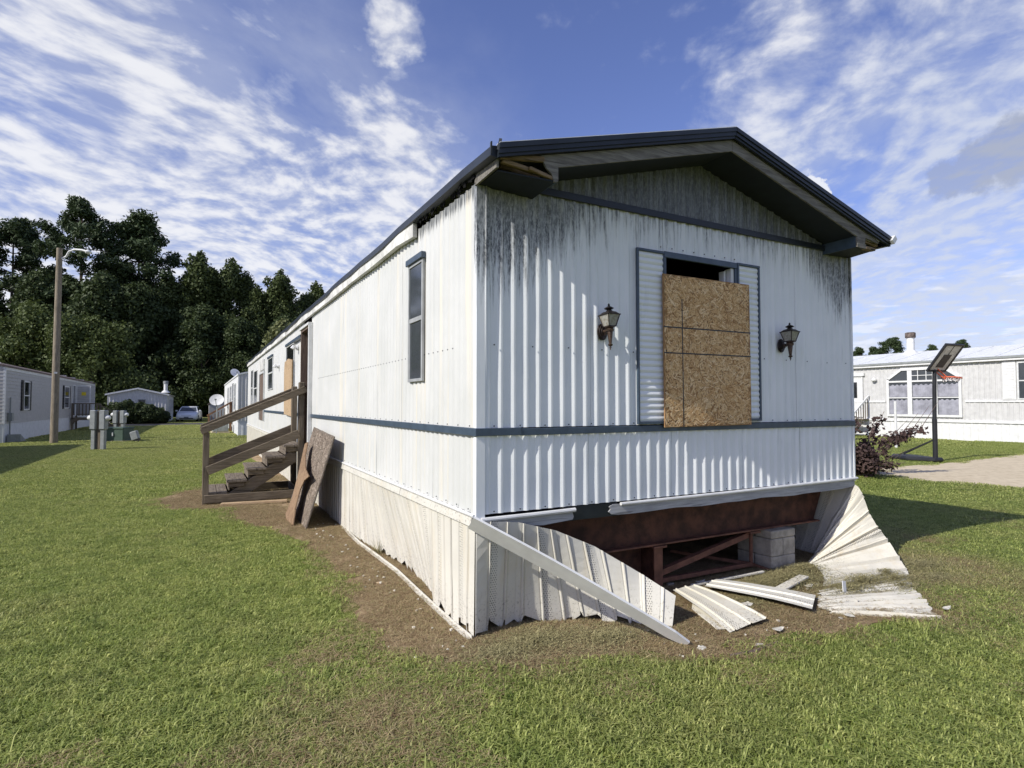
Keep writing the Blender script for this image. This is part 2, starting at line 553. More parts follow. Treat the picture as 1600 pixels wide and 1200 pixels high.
M['glass'] = glass('window_glass', (.035, .040, .045))
M['glass_dark'] = glass('dark_glass', (.012, .013, .014))
m_, t_ = newmat('lantern_glass')
f_ = t_.noise(t_.pos(), 60, 4, .6)
b_ = t_.n('ShaderNodeBsdfPrincipled', None, {'Base Color': t_.mix(t_.step(f_, .35, .7), (.50, .49, .45), (.30, .27, .20)), 'Roughness': .3, 'Transmission Weight': .35, 'Specular IOR Level': .5})
t_.n('ShaderNodeOutputMaterial', None, {'Surface': b_.outputs[0]})
M['lantern_glass'] = m_


def leafmat(name, c0, c1, transl=.22):
    m, t = newmat(name)
    g = t.n('ShaderNodeNewGeometry')
    a = t.noise(g.outputs['Position'], .45, 3, .6)
    r = g.outputs['Random Per Island']
    base = t.mix(t.math('ADD', t.math('MULTIPLY', a, .6), t.math('MULTIPLY', r, .45)), c0, c1)
    finish(t, base, .62, 0, .25, transl=transl)
    return m


M['leaf_dec'] = leafmat('broad_leaves', (.028, .045, .015), (.115, .145, .046))
M['leaf_mid'] = leafmat('deep_green_leaves', (.027, .043, .017), (.080, .108, .036))
M['leaf_pine'] = leafmat('pine_needles', (.026, .045, .018), (.075, .105, .042), .12)
M['leaf_near'] = leafmat('olive_leaves', (.040, .060, .018), (.125, .155, .046))
M['leaf_light'] = leafmat('pale_leaves', (.09, .11, .04), (.22, .23, .10))
M['leaf_woods'] = leafmat('woods_leaves', (.012, .022, .008), (.034, .050, .016))
M['leaf_bush'] = leafmat('hedge_leaves', (.020, .032, .010), (.055, .075, .022))
M['leaf_purple'] = leafmat('plum_leaves', (.045, .028, .026), (.13, .085, .075), .15)
M['bark'] = plain('bark', (.085, .065, .05), .95, var=.2, scale=3, bump=.6, bscale=12)
M['twig'] = plain('twig_bark', (.14, .10, .085), .9)

# grass: colour by where it grows plus each tuft's own tint
DRY = [(-1.15, -.62, .62, .36), (-.75, -.85, .45, .22), (.75, -1.0, 1.0, .14), (4.75, -.55, 1.05, .60), (5.6, .6, .9, .35), (-3.2, 1.2, .6, .15)]


def grass_cols(t, pos):
    x, y, z = t.sep(pos)
    n1 = t.noise(pos, .8, 4, .6)
    n2 = t.noise(pos, 4.5, 4, .65)
    dry = t.math('MULTIPLY', t.step(n1, .50, .78), .26)
    dry = t.math('ADD', dry, t.math('MULTIPLY', t.step(n2, .54, .76), .24))
    for (cx, cy, r, k) in DRY:
        dd = t.n('ShaderNodeVectorMath', {'operation': 'DISTANCE'}, {0: t.comb(x, y, 0.0), 1: (cx, cy, 0)}).outputs['Value']
        dd = t.math('ADD', dd, t.math('MULTIPLY', t.math('SUBTRACT', n2, .5), .9))
        dry = t.math('ADD', dry, t.math('MULTIPLY', t.step(dd, r, r * .35), k))
    far = t.step(y, 6.0, 22.0)
    return t.math('ADD', dry, t.math('MULTIPLY', far, .18)), n1, n2


m_, t_ = newmat('grass_blades')
g_ = t_.n('ShaderNodeNewGeometry')
dry_, n1_, n2_ = grass_cols(t_, g_.outputs['Position'])
ri = t_.n('ShaderNodeObjectInfo').outputs['Random']
isl = g_.outputs['Random Per Island']
grn = t_.mix(isl, (.20, .245, .05), (.72, .74, .26))
grn = t_.mix(t_.math('MULTIPLY', ri, .5), grn, (.22, .31, .06))
db = t_.math('MULTIPLY', dry_, t_.math('ADD', .45, t_.math('MULTIPLY', isl, .9)), True)
grn = t_.mix(t_.step(n2_, .60, .34), grn, t_.mix(.3, grn, (.10, .16, .03)))
grn = t_.mix(t_.math('MULTIPLY', t_.step(t_.noise(g_.outputs['Position'], 17, 3, .6), .54, .32), .5), grn, (.10, .145, .028))
blade = t_.mix(db, grn, t_.mix(isl, (.36, .29, .14), (.56, .47, .26)))
finish(t_, blade, .55, 0, .3, transl=.45)
M['grass'] = m_

m_, t_ = newmat('lawn_soil')
p_ = t_.pos()
dry_, n1_, n2_ = grass_cols(t_, p_)
nf = t_.noise(p_, 45, 5, .7)
nm = t_.noise(t_.map(p_, (1, 1, 1)), 9, 5, .7)
gg = t_.mix(nm, (.125, .145, .036), (.25, .275, .075))
gg = t_.mix(t_.math('MULTIPLY', dry_, .8, True), gg, (.36, .30, .15))
gg = t_.mix(t_.math('MULTIPLY', t_.step(nf, .45, .65), .45), gg, (.09, .10, .035))
finish(t_, gg, .95, 0, .1, t_.bump(nf, .8, .03))
M['lawn'] = m_

m_, t_ = newmat('bare_soil')
p_ = t_.pos()
a_ = t_.noise(p_, 2.2, 5, .65)
b_ = t_.noise(p_, 26, 6, .72)
c_ = t_.noise(p_, 110, 4, .7)
so = t_.mix(t_.step(a_, .35, .7), (.27, .185, .105), (.50, .375, .235))
so = t_.mix(t_.math('MULTIPLY', t_.step(b_, .45, .7), .7), so, (.14, .095, .05))
so = t_.mix(t_.math('MULTIPLY', t_.step(c_, .58, .72), .6), so, (.64, .54, .38))
finish(t_, so, .95, 0, .1, t_.bump(t_.math('ADD', b_, c_), .9, .02))
M['soil'] = m_

m_, t_ = newmat('straw')
r_ = t_.n('ShaderNodeNewGeometry').outputs['Random Per Island']
finish(t_, t_.ramp(r_, [(0, (.12, .078, .038)), (.35, (.29, .205, .11)), (.75, (.50, .39, .225)), (1, (.24, .25, .09))]), .8, 0, .2, transl=.15)
M['straw'] = m_

m_, t_ = newmat('clippings')
r_ = t_.n('ShaderNodeNewGeometry').outputs['Random Per Island']
finish(t_, t_.ramp(r_, [(0, (.11, .10, .045)), (.5, (.27, .24, .115)), (1, (.44, .39, .20))]), .85, 0, .2)
M['clippings'] = m_

m_, t_ = newmat('concrete_drive')
p_ = t_.pos()
a_ = t_.noise(p_, 1.1, 5, .6)
b_ = t_.noise(t_.map(p_, (1.6, 1, 1), rot=(0, 0, R(28))), 5, 6, .7)
finish(t_, t_.mix(t_.step(b_, .4, .7), t_.mix(a_, (.52, .435, .30), (.64, .55, .395)), (.42, .345, .235)), .9, 0, .15, t_.bump(b_, .3, .01))
M['concrete'] = m_
M['asphalt'] = plain('asphalt', (.085, .08, .075), .9, var=.15, scale=3)
M['cap_rust'] = plain('rusty_flue_cap', (.13, .10, .085), .8, var=.4, scale=8)
M['sash_grey'] = plain('sash_grey', (.34, .35, .35), .45, var=.1)


# ------------------------------------------------------------------ ground
SOIL = [(-2.25, 7.1), (-1.95, 6.6), (-1.3, 6.3), (-1.2, 5.4), (-.85, 4.2), (-.55, 3.4), (-.46, 1.8), (-.6, .9), (-.6, .2), (-.48, -.1), (-.1, -.40),
        (.2, -.56), (.9, -.66), (1.17, -.97), (1.45, -1.05), (1.75, -.87), (2.0, -.93), (2.4, -1.09), (2.9, -1.12), (3.3, -1.28), (3.6, -.9),
        (4.25, -.45), (4.5, .1), (4.45, 21.6), (-.25, 21.6), (-.3, 9.7), (-.9, 9.3), (-1.9, 8.7), (-2.3, 7.7)]


def dense_poly(poly, step=.12, jit=.05, seed=3):
    rnd = random.Random(seed)
    out = []
    for i, a in enumerate(poly):
        b = poly[(i + 1) % len(poly)]
        L = math.hypot(b[0] - a[0], b[1] - a[1])
        n = max(1, int(L / step)) if L < 6 else 8
        for k in range(n):
            f = k / n
            out.append((a[0] + (b[0] - a[0]) * f + rnd.uniform(-jit, jit), a[1] + (b[1] - a[1]) * f + rnd.uniform(-jit, jit)))
    return out


# lawn: one sheet out to the horizon, finer and gently uneven near the house
gv, gf = [], []
xs = [-900, -300, -120, -60, -40] + [-30 + i * 2.5 for i in range(25)] + [40, 60, 120, 300, 900]
ys = [-900, -200, -60, -25] + [-15 + i * 2.5 for i in range(43)] + [110, 160, 300, 900]
for yy in ys:
    for xx in xs:
        gv.append((xx, yy, 0.0))
for j in range(len(ys) - 1):
    for i in range(len(xs) - 1):
        a = j * len(xs) + i
        gf.append((a, a + 1, a + 1 + len(xs), a + len(xs)))
lawn = link('lawn', mesh_from('lawn', gv, gf), M['lawn'], kind='structure')
sp = dense_poly(SOIL)
dirt = MB()
dirt.add([(x, y, .004) for x, y in sp], [tuple(range(len(sp)))])
link('dirt_patch', mesh_from('dirt_patch', dirt.v, dirt.f), M['soil'], kind='structure')
DRIVE = [(12.6, 4.55), (13.3, 4.85), (15.2, 4.75), (17.0, 4.72), (21.6, 5.05), (29.0, 5.6), (29.0, -8.0), (16.5, -2.6), (12.1, 1.5), (11.6, 3.2), (11.9, 4.1)]
dp = dense_poly(DRIVE, .5, .04, 5)
dv = MB()
dv.prism(dp, 'xy', -.05, .012)
dv.build('driveway', M['concrete'], kind='structure')
rd = MB()
rd.prism([(-60, 47.5), (-1.2, 48.6), (-.6, 53), (-6, 54), (-60, 54.5)], 'xy', -.05, .008)
rd.build('road', M['asphalt'], kind='structure')
kb = MB()
kb.prism([(-12.0, 46.2), (-4.6, 47.0), (-4.6, 47.35), (-12.0, 46.6)], 'xy', -.05, .05)
kb.build('kerb', M['concrete'], kind='structure')

# ------------------------------------------------------------------ corrugated sheets
PERIOD, RIB = .1035, .0115
PROFILE = [(0, 0), (.42, 0), (.69, RIB), (.81, RIB)]


def columns(u0, u1):
    cols = [(u0, None)]
    k = math.floor(u0 / PERIOD) - 1
    while k * PERIOD < u1:
        for fr, off in PROFILE:
            u = (k + fr) * PERIOD
            if u0 + .004 < u < u1 - .004:
                cols.append((u, off))
        k += 1
    cols.append((u1, None))

    def off_at(u):
        f = (u / PERIOD) % 1.0
        pr = PROFILE + [(1.0, 0)]
        for (a, oa), (b, ob) in zip(pr, pr[1:]):
            if a <= f <= b:
                return oa + (ob - oa) * (f - a) / (b - a)
        return 0
    return [(u, off_at(u) if o is None else o) for u, o in cols]


def sheet(u0, u1, zb, zt, place, rows=10, dent=.0022, seed=0.0):
    """ribbed metal sheet; zb / zt constant or a function of u; place(u, off, z) -> point; the edges turn back 12 mm"""
    zb_ = zb if callable(zb) else (lambda u: zb)
    zt_ = zt if callable(zt) else (lambda u: zt)
    cols = columns(u0, u1)
    v, f = [], []
    for u, off in cols:
        for r in range(rows + 1):
            z = zb_(u) + (zt_(u) - zb_(u)) * r / rows
            dn = mnoise.noise(Vector((u * 2.3 + seed, z * 1.4, seed * 1.7))) * dent + mnoise.noise(Vector((u * 6 + seed, z * 4.5, 3.3))) * dent * .55
            v.append(place(u, off + dn, z))
    n = rows + 1
    for c in range(len(cols) - 1):
        for r in range(rows):
            a = c * n + r
            f.append((a, a + n, a + n + 1, a + 1))
    k = len(v)
    for (u, off) in (cols[0], cols[-1]):
        v += [place(u, off, zb_(u)), place(u, off, zt_(u)), place(u, -.012, zt_(u)), place(u, -.012, zb_(u))]
    f += [(k, k + 1, k + 2, k + 3), (k + 7, k + 6, k + 5, k + 4)]
    return v, f


def front_place(u, off, z):
    return (u, -off, z)


def side_place(u, off, z):
    return (-off, u, z)


# ------------------------------------------------------------------ the derelict mobile home
W, L, RX = 4.27, 21.6, 2.135
home = thing('mobile_home', 'derelict white mobile home with boarded front window and torn skirting', 'mobile home', (0, 0, 0))


def part(mb, name, m, parent=None, **k):
    return mb.build(name, M[m] if isinstance(m, str) else m, parent or home, **k)


def roof_z(x):
    return 3.855 - .276 * abs(x - RX)


def soffit_z(x):
    return 3.683 - .276 * abs(x - RX)


def front_sheet(u0, u1, zb, zt, rows=12, seed=0.0, dent=.0022, name='siding_panel'):
    v, f = sheet(u0, u1, zb, zt, front_place, rows, dent, seed)
    return link(name, mesh_from(name, v, f), M['siding_front'], home)


Z0, ZB, ZT = .845, 1.40, 3.165
up = [.055, .95, 1.695]
front_sheet(.055, .95, 1.437, ZT, 16, 1.1)
front_sheet(.953, 1.695, 1.437, ZT, 16, 2.3)
front_sheet(1.698, 2.10, 2.862, ZT, 4, 3.9)
front_sheet(2.103, 2.538, 2.862, ZT, 4, 4.2)
front_sheet(2.541, 3.37, 1.437, ZT, 16, 5.5)
front_sheet(3.373, 4.262, 1.437, ZT, 16, 6.8)
for i, (a, b) in enumerate(((.055, .92), (.923, 1.77), (1.773, 2.62), (2.623, 3.42), (3.423, 4.262))):
    front_sheet(a, b, Z0, 1.385, 10, 9.1 + i * 1.37, .0042)
for i, (a, b) in enumerate(((.44, .97), (.973, 1.55), (1.553, RX), (RX + .003, 2.72), (2.723, 3.30), (3.303, 3.83))):
    front_sheet(a, b, 3.19, lambda u: max(3.192, soffit_z(u) + .02), 3, 21 + i, .0015, 'gable_panel')

# side wall: ribbed panels either side of the doorway
SEAMS = [.03, .86, 1.70, 2.54, 3.38, 4.22, 5.06, 5.90, 6.70]
SEAMS2 = [7.62] + [7.62 + .874 * i for i in range(1, 17)]
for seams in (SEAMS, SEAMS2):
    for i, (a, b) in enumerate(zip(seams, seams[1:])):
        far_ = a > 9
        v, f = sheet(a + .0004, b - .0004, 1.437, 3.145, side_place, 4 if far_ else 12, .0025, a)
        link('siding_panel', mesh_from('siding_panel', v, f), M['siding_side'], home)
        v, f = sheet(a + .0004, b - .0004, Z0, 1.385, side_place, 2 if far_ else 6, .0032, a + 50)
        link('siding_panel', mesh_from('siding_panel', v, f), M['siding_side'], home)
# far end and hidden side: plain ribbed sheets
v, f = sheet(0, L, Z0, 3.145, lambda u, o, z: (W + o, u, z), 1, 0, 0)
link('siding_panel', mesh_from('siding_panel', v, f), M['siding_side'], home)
v, f = sheet(0, W, Z0, lambda u: roof_z(u) - .03, lambda u, o, z: (u, L + o, z), 1, 0, 0)
link('siding_panel', mesh_from('siding_panel', v, f), M['siding_side'], home)

# corner posts
mb = MB()
mb.box(-.016, .004, -.016, .03, Z0 - .03, 3.14)
mb.box(.004, .050, -.016, -.004, Z0 - .03, 3.135)
mb.hexa([(.050, -.004, Z0), (.066, -.004, Z0), (.066, -.002, Z0), (.050, -.002, Z0), (.050, -.030, 3.13), (.056, -.030, 3.13), (.056, -.002, 3.13), (.050, -.002, 3.13)])
part(mb, 'corner_trim', 'siding_front')
mb = MB().box(4.264, 4.285, -.016, .03, Z0 - .03, 3.13)
part(mb, 'corner_trim', 'siding_front')

# belt trim, gable trim, with a lapped joint
mb = MB().box(-.024, .33, -.028, -.014, 1.383, 1.437)
part(mb, 'belt_trim', 'trim', bevel=.003)
mb = MB().hexa([(.325, -.024, 1.380), (4.29, -.024, 1.380), (4.29, -.012, 1.380), (.325, -.012, 1.380), (.325, -.024, 1.430), (4.29, -.024, 1.434), (4.29, -.012, 1.434), (.325, -.012, 1.430)])
part(mb, 'belt_trim', 'trim', bevel=.003)
mb = MB().box(-.028, -.012, -.0275, 6.72, 1.382, 1.438)
part(mb, 'belt_trim', 'trim', bevel=.003)
mb = MB().box(-.026, -.012, 7.64, L, 1.382, 1.438)
part(mb, 'belt_trim', 'trim')
mb = MB().hexa([(.44, -.026, 3.145), (3.84, -.026, 3.145), (3.84, -.010, 3.145), (.44, -.010, 3.145), (.44, -.026, 3.200), (3.84, -.026, 3.200), (3.84, -.010, 3.200), (.44, -.010, 3.200)])
part(mb, 'gable_trim', 'trim_dark', bevel=.003)

# screw heads along trims and seams
rnd = random.Random(4)
mb = MB()


def screw_front(x, z):
    mb.lathe([(.0055, 0), (.0055, .004), (.002, .006)], (0, 0, 0), 6)
    k = 18
    vs = mb.v[-k:]
    mb.v[-k:] = [(x + a, -.014 - c, z + b) for a, b, c in vs]


def screw_side(y, z):
    mb.lathe([(.0055, 0), (.0055, .004), (.002, .006)], (0, 0, 0), 6)
    vs = mb.v[-18:]
    mb.v[-18:] = [(-.013 - c, y + a, z + b) for a, b, c in vs]


for i in range(40):
    x = .10 + i * PERIOD
    if i % 2 == 0:
        screw_front(x + .02, 1.452 + rnd.uniform(-.003, .003))
        screw_front(x + .02, .862)
    if i % 3 == 0:
        screw_front(x + .02, 2.02 + rnd.uniform(-.004, .004))
for i in range(8):
    screw_front(1.66 + i * .125, 2.905)
for i in range(58):
    y = .10 + i * PERIOD
    if i % 2 == 0:
        screw_side(y, 1.45)
        screw_side(y + .02, .87)
    if i > 2:
        screw_side(y, 2.02)
part(mb, 'screw_heads', 'trim_dark', kind='stuff')

# roof: two metal slopes, seams, edge trims
mb = MB()
mb.hexa([(-.03, -.36, roof_z(-.03) - .03), (RX, -.36, roof_z(RX) - .03), (RX, L + .05, roof_z(RX) - .03), (-.03, L + .05, roof_z(-.03) - .03),
         (-.03, -.36, roof_z(-.03)), (RX, -.36, roof_z(RX)), (RX, L + .05, roof_z(RX)), (-.03, L + .05, roof_z(-.03))])
mb.hexa([(RX, -.36, roof_z(RX) - .03), (4.30, -.36, roof_z(4.30) - .03), (4.30, L + .05, roof_z(4.30) - .03), (RX, L + .05, roof_z(RX) - .03),
         (RX, -.36, roof_z(RX)), (4.30, -.36, roof_z(4.30)), (4.30, L + .05, roof_z(4.30)), (RX, L + .05, roof_z(RX))])
roof = part(mb, 'roof', 'roof')
mb = MB()
mb.bar((-.03, -.374, roof_z(-.03) + .004), (RX, -.374, roof_z(RX) + .006), .05, .012)
part(mb, 'roof_lip', 'roof', roof)
for sx, (xa, xb) in enumerate(((-.035, RX - .002), (RX + .002, 4.33))):
    mb = MB()
    for (dz0, dz1, yy) in ((-.030, .004, -.405), (-.062, -.030, -.396), (-.082, -.062, -.385)):
        mb.hexa([(xa, yy, roof_z(xa) + dz0), (xb, yy, roof_z(xb) + dz0), (xb, -.362, roof_z(xb) + dz0), (xa, -.362, roof_z(xa) + dz0),
                 (xa, yy, roof_z(xa) + dz1), (xb, yy, roof_z(xb) + dz1), (xb, -.362, roof_z(xb) + dz1), (xa, -.362, roof_z(xa) + dz1)])
    part(mb, 'rake_trim', 'trim_dark')
# bent tags of metal at the two corners
mb = MB()
mb.bar((-.035, -.38, 3.22), (-.022, -.39, 3.292), .008, .018)
mb.bar((-.07, -.345, 3.20), (-.075, -.36, 3.272), .010, .04)
part(mb, 'bent_flashing', 'trim_dark')
mb = MB()
mb.bar((4.31, -.40, 3.20), (4.36, -.40, 3.255), .05, .05)
mb.bar((4.32, -.36, 3.215), (4.375, -.34, 3.20), .04, .03)
part(mb, 'bent_flashing', 'alu')
# eave trim of the long side: slightly wavy
mb = MB()
ny = 44
ring = [(-.075, -.035), (-.068, .028), (-.025, .034), (-.025, -.045)]
for i in range(ny + 1):
    y = -.36 + (L + .36) * i / ny
    wv = .010 * math.sin(y * 1.9) + .008 * math.sin(y * 4.3 + 1)
    for a, b in ring:
        mb.v.append((a + wv * .4, y, 3.232 + b + wv))
for i in range(ny):
    for j in range(4):
        a, b = i * 4 + j, i * 4 + (j + 1) % 4
        mb.f.append((a, b, b + 4, a + 4))
mb.f += [(0, 1, 2, 3), tuple(ny * 4 + q for q in (3, 2, 1, 0))]
part(mb, 'eave_trim', 'trim_dark')
mb = MB().box(4.285, 4.33, -.36, L, 3.17, 3.262)
part(mb, 'eave_trim', 'trim_dark')

# white eave board of the long side: missing over the first metre, sagging at its torn end
ys_ = [1.24, 1.7, 2.6, 3.6, 4.9, 6.3, 7.9, 9.8, 12, 14.5, 17, 19.4, L]
edges = [(3.075, 3.205)] + [(3.10 + rnd.uniform(-.012, .012), 3.215) for _ in ys_[1:]]
for (i0, i1) in ((0, 4), (4, 7), (7, 9), (9, 12)):
    mb = MB()
    seg = list(range(i0, i1 + 1))
    for i in seg:
        y = ys_[i] + (.0 if i == 0 or i == i1 and i1 == 12 else (.004 if i == i0 else -.004 if i == i1 else 0))
        zb_, zt_ = edges[i]
        jx = rnd.uniform(-.006, .006)
        mb.v += [(-.058 + jx, y, zb_), (-.058 + jx, y, zt_), (-.018, y, zt_), (-.018, y, zb_)]
    for i in range(len(seg) - 1):
        for j in range(4):
            a, b = i * 4 + j, i * 4 + (j + 1) % 4
            mb.f.append((a, b, b + 4, a + 4))
    mb.f += [(3, 2, 1, 0), tuple((len(seg) - 1) * 4 + q for q in (0, 1, 2, 3))]
    part(mb, 'eave_board', 'fascia_white', label='peeling white eave board')
mb = MB()
for i in range(34):           # torn bits where the board is gone, black to paint in the gap's shade
    y = rnd.uniform(-.02, 1.25)
    x = rnd.uniform(-.035, -.012)
    mb.bar((x, y, 3.20), (x + rnd.uniform(-.01, .008), y + rnd.uniform(-.03, .03), 3.20 - rnd.uniform(.015, .04)), rnd.uniform(.02, .07), .006, (1, 0, 0))
part(mb, 'torn_backing', 'black', kind='stuff')

# soffit and boxed ends of the overhang
mb = MB()
for xa, xb in ((.43, RX), (RX, 3.85)):
    mb.hexa([(xa, -.335, soffit_z(xa)), (xb, -.335, soffit_z(xb)), (xb, .02, soffit_z(xb)), (xa, .02, soffit_z(xa)),
             (xa, -.335, soffit_z(xa) + .01), (xb, -.335, soffit_z(xb) + .01), (xb, .02, soffit_z(xb) + .01), (xa, .02, soffit_z(xa) + .01)])
part(mb, 'soffit', 'soffit')
mb = MB()
mb.hexa([(.0, -.30, 3.118), (.42, -.345, 3.108), (.435, -.004, 3.100), (.0, -.004, 3.125), (.0, -.30, 3.128), (.42, -.345, 3.118), (.435, -.004, 3.110), (.0, -.004, 3.135)])
part(mb, 'eave_box_floor', 'soffit')
mb = MB().box(.425, .437, -.335, 0, 3.11, 3.22)
part(mb, 'eave_box_side', 'trim')
mb = MB()
mb.hexa([(3.84, -.345, 3.108), (4.13, -.345, 3.112), (4.26, -.004, 3.125), (3.84, -.004, 3.112), (3.84, -.345, 3.118), (4.13, -.345, 3.122), (4.26, -.004, 3.135), (3.84, -.004, 3.122)])
part(mb, 'eave_box_floor', 'soffit')
mb = MB().box(3.833, 3.845, -.335, 0, 3.11, 3.22)
part(mb, 'eave_box_side', 'trim')
# grey wood fascia boards under the rake trim
mb = MB().prism([(.30, roof_z(.30) - .085), (RX - .002, roof_z(RX) - .085), (RX - .002, soffit_z(RX) - .004), (.437, soffit_z(.437) - .004), (.437, 3.112), (.405, 3.105), (.385, 3.155), (.345, 3.185)], 'xz', -.352, -.336)
part(mb, 'fascia_board', 'fascia')
mb = MB().prism([(RX + .002, roof_z(RX) - .085), (4.20, roof_z(4.20) - .085), (4.17, roof_z(4.2) - .105), (3.97, 3.215), (3.955, 3.15), (3.985, 3.13), (3.97, 3.105), (3.835, 3.11), (3.835, soffit_z(3.835) - .004), (RX + .002, soffit_z(RX) - .004)], 'xz', -.352, -.336)
part(mb, 'fascia_board', 'fascia')
# rotten ends: broken battens inside the open box
mb = MB()
mb.bar((.0, -.33, 3.205), (.33, -.34, 3.245), .03, .035)
mb.bar((.02, -.32, 3.185), (.27, -.30, 3.165), .035, .03)
mb.bar((.22, -.33, 3.17), (.41, -.33, 3.13), .03, .025)
mb.bar((.06, -.20, 3.20), (.36, -.22, 3.16), .03, .03)
part(mb, 'broken_batten', 'rot', bevel=.004)
mb = MB()
mb.hexa([(-.025, -.335, 3.128), (-.008, -.335, 3.128), (-.008, .0, 3.118), (-.025, .0, 3.118), (-.025, -.335, 3.205), (-.008, -.335, 3.205), (-.008, .0, 3.19), (-.025, .0, 3.19)])
part(mb, 'box_end_board', 'fascia', label='splintered end board of the rotten eave box')
mb = MB()
mb.bar((3.97, -.33, 3.12), (4.16, -.31, 3.128), .05, .03)
mb.bar((3.99, -.30, 3.20), (4.22, -.31, 3.175), .03, .025)
part(mb, 'broken_batten', 'rot', bevel=.004)

# interior: floor, ceiling and inner lining keep the inside dark
mb = MB()
mb.box(.02, W - .02, .03, L - .02, .74, .835)
part(mb, 'floor_deck', 'black')
mb = MB().box(.03, W - .03, .02, L - .02, 3.10, 3.12)
part(mb, 'ceiling_board', 'black')
mb = MB()
for (a, b) in ((.03, 1.69), (2.55, W - .03)):
    mb.box(a, b, .018, .022, .84, 3.1)
mb.box(.018, .022, .03, 6.70, .84, 3.1)
mb.box(.018, .022, 7.62, L - .03, .84, 3.1)
mb.box(.03, W - .03, 4.0, 4.03, .84, 3.1)
part(mb, 'wall_lining', 'black')

# front window: opening with aluminium sash, slate casing and slatted shutters
win = thing('front_window_tmp', 'x', 'x')
bpy.data.objects.remove(win)
mb = MB()
mb.box(1.690, 2.552, -.030, -.002, 2.822, 2.872)
mb.box(1.688, 1.712, -.026, -.002, 1.437, 2.8215)
mb.box(2.530, 2.554, -.026, -.002, 1.437, 2.8215)
wcas = part(mb, 'front_window', 'trim', bevel=.002)
mb = MB()
mb.box(1.714, 1.724, -.012, .06, 1.44, 2.82)
mb.box(2.452, 2.472, .030, .09, 1.44, 2.80)
mb.box(2.492, 2.528, -.012, .06, 1.44, 2.82)
mb.box(1.734, 2.490, -.010, .06, 1.44, 1.46)
link('sash_frame', mb.mesh('sash_frame', bevel=.002), M['white'], wcas)
for (x0, x1, z0, z1) in ((1.394, 1.686, 1.442, 2.866), (2.556, 2.852, 1.452, 2.876)):
    mb = MB()
    fw = .020
    mb.box(x0, x0 + fw, -.034, -.012, z0, z1)
    mb.box(x1 - fw, x1, -.033, -.012, z0, z1 - fw - .001) if x1 > 2 else mb.box(x1 - .008, x1, -.030, -.012, z0, z1 - fw - .001)
    mb.box(x0 + fw + .0005, x1, -.034, -.012, z1 - fw, z1)
    mb.box(x0 + fw + .0005, x1 - fw - .001, -.0335, -.012, z0, z0 + fw)
    sh = part(mb, 'shutter', 'trim', bevel=.002)
    ns = 28
    pitch = (z1 - z0 - 2 * fw) / ns
    sm = None
    for i in range(ns):
        zc = z0 + fw + pitch * i
        if sm is None:
            a, b = x0 + fw + .001, x1 - (fw if x1 > 2 else .008) - .001
            q = MB().prism([(-.013, 0), (-.013, pitch), (-.017, pitch * .97), (-.024, pitch * .55), (-.024, pitch * .38), (-.016, pitch * .03)], 'yz', a, b)
            sm = q.mesh('slat')
        so = link('slat', sm, M['siding_front'], sh)
        so.location = (0, 0, zc)

# windows and doors of the long side ------------------------------------------------
def side_window(y0, y1, z0, z1, head=None, pane_m='glass', mull=True, name='window', framem='alu'):
    mb = MB()
    fw = .026
    mb.box(-.030, -.008, y0, y0 + fw, z0, z1)
    mb.box(-.030, -.008, y1 - fw, y1, z0, z1)
    mb.box(-.031, -.008, y0 + fw, y1 - fw, z0, z0 + fw)
    mb.box(-.031, -.008, y0 + fw, y1 - fw, z1 - fw, z1)
    if mull:
        zm = z0 + (z1 - z0) * .52
        mb.box(-.028, -.008, y0 + fw, y1 - fw, zm - .02, zm + .02)
        mb.box(-.026, -.010, y0 + fw + .001, y0 + fw + .016, z0 + fw, zm - .021)
        mb.box(-.026, -.010, y1 - fw - .016, y1 - fw - .001, z0 + fw, zm - .021)
    fr = part(mb, name, framem, bevel=.002)
    p = MB()
    if mull:
        p.box(-.018, -.012, y0 + fw, y1 - fw, z0 + fw, zm - .021)
        link('pane', p.mesh('pane'), M[pane_m], fr)
        p = MB().box(-.022, -.012, y0 + fw, y1 - fw, zm + .021, z1 - fw)
        link('pane', p.mesh('pane'), M[pane_m], fr)
    else:
        p.box(-.020, -.012, y0 + fw, y1 - fw, z0 + fw, z1 - fw)
        link('pane', p.mesh('pane'), M[pane_m], fr)
    if head:
        h = MB().box(-.050, -.006, y0 - .02, y1 + .02, z1 + .001, z1 + .055)
        link('head_trim', h.mesh('head_trim', bevel=.003), M['trim'], fr)
    return fr


side_window(1.055, 1.44, 1.80, 2.85, True, framem='sash_grey')
side_window(8.75, 9.95, 1.45, 2.86, True, 'glass_dark', False)
bw = MB()
pts = [(8.72, 1.36), (8.74, 2.50), (9.30, 2.56), (9.86, 2.52), (9.94, 2.30), (9.88, 1.39)]
bw.prism(pts, 'yz', -.066, -.046)
part(bw, 'board_cover', 'wood_tan', label='weathered plywood over a side window')
side_window(12.65, 13.85, 2.0, 2.86, True)
side_window(17.3, 18.6, 1.50, 2.75, False, 'glass')
side_window(19.1, 19.9, 1.50, 2.85, False, 'glass')
# second door: dark leaf with a window, pale vent above
mb = MB().box(-.05, -.006, 14.78, 14.86, 1.12, 2.60).box(-.05, -.006, 16.22, 16.30, 1.12, 2.60).box(-.05, -.006, 14.86, 16.22, 2.53, 2.60)
d2 = part(mb, 'door', 'alu')
link('door_leaf', MB().box(-.028, -.008, 14.86, 16.22, 1.12, 2.53).mesh('door_leaf'), M['door_brown'], d2)
mb = MB()
for i in range(5):
    mb.box(-.045, -.006, 14.9 + i * .27, 15.13 + i * .27, 2.64, 2.95)
part(mb, 'vent_louvre', 'fascia_white')
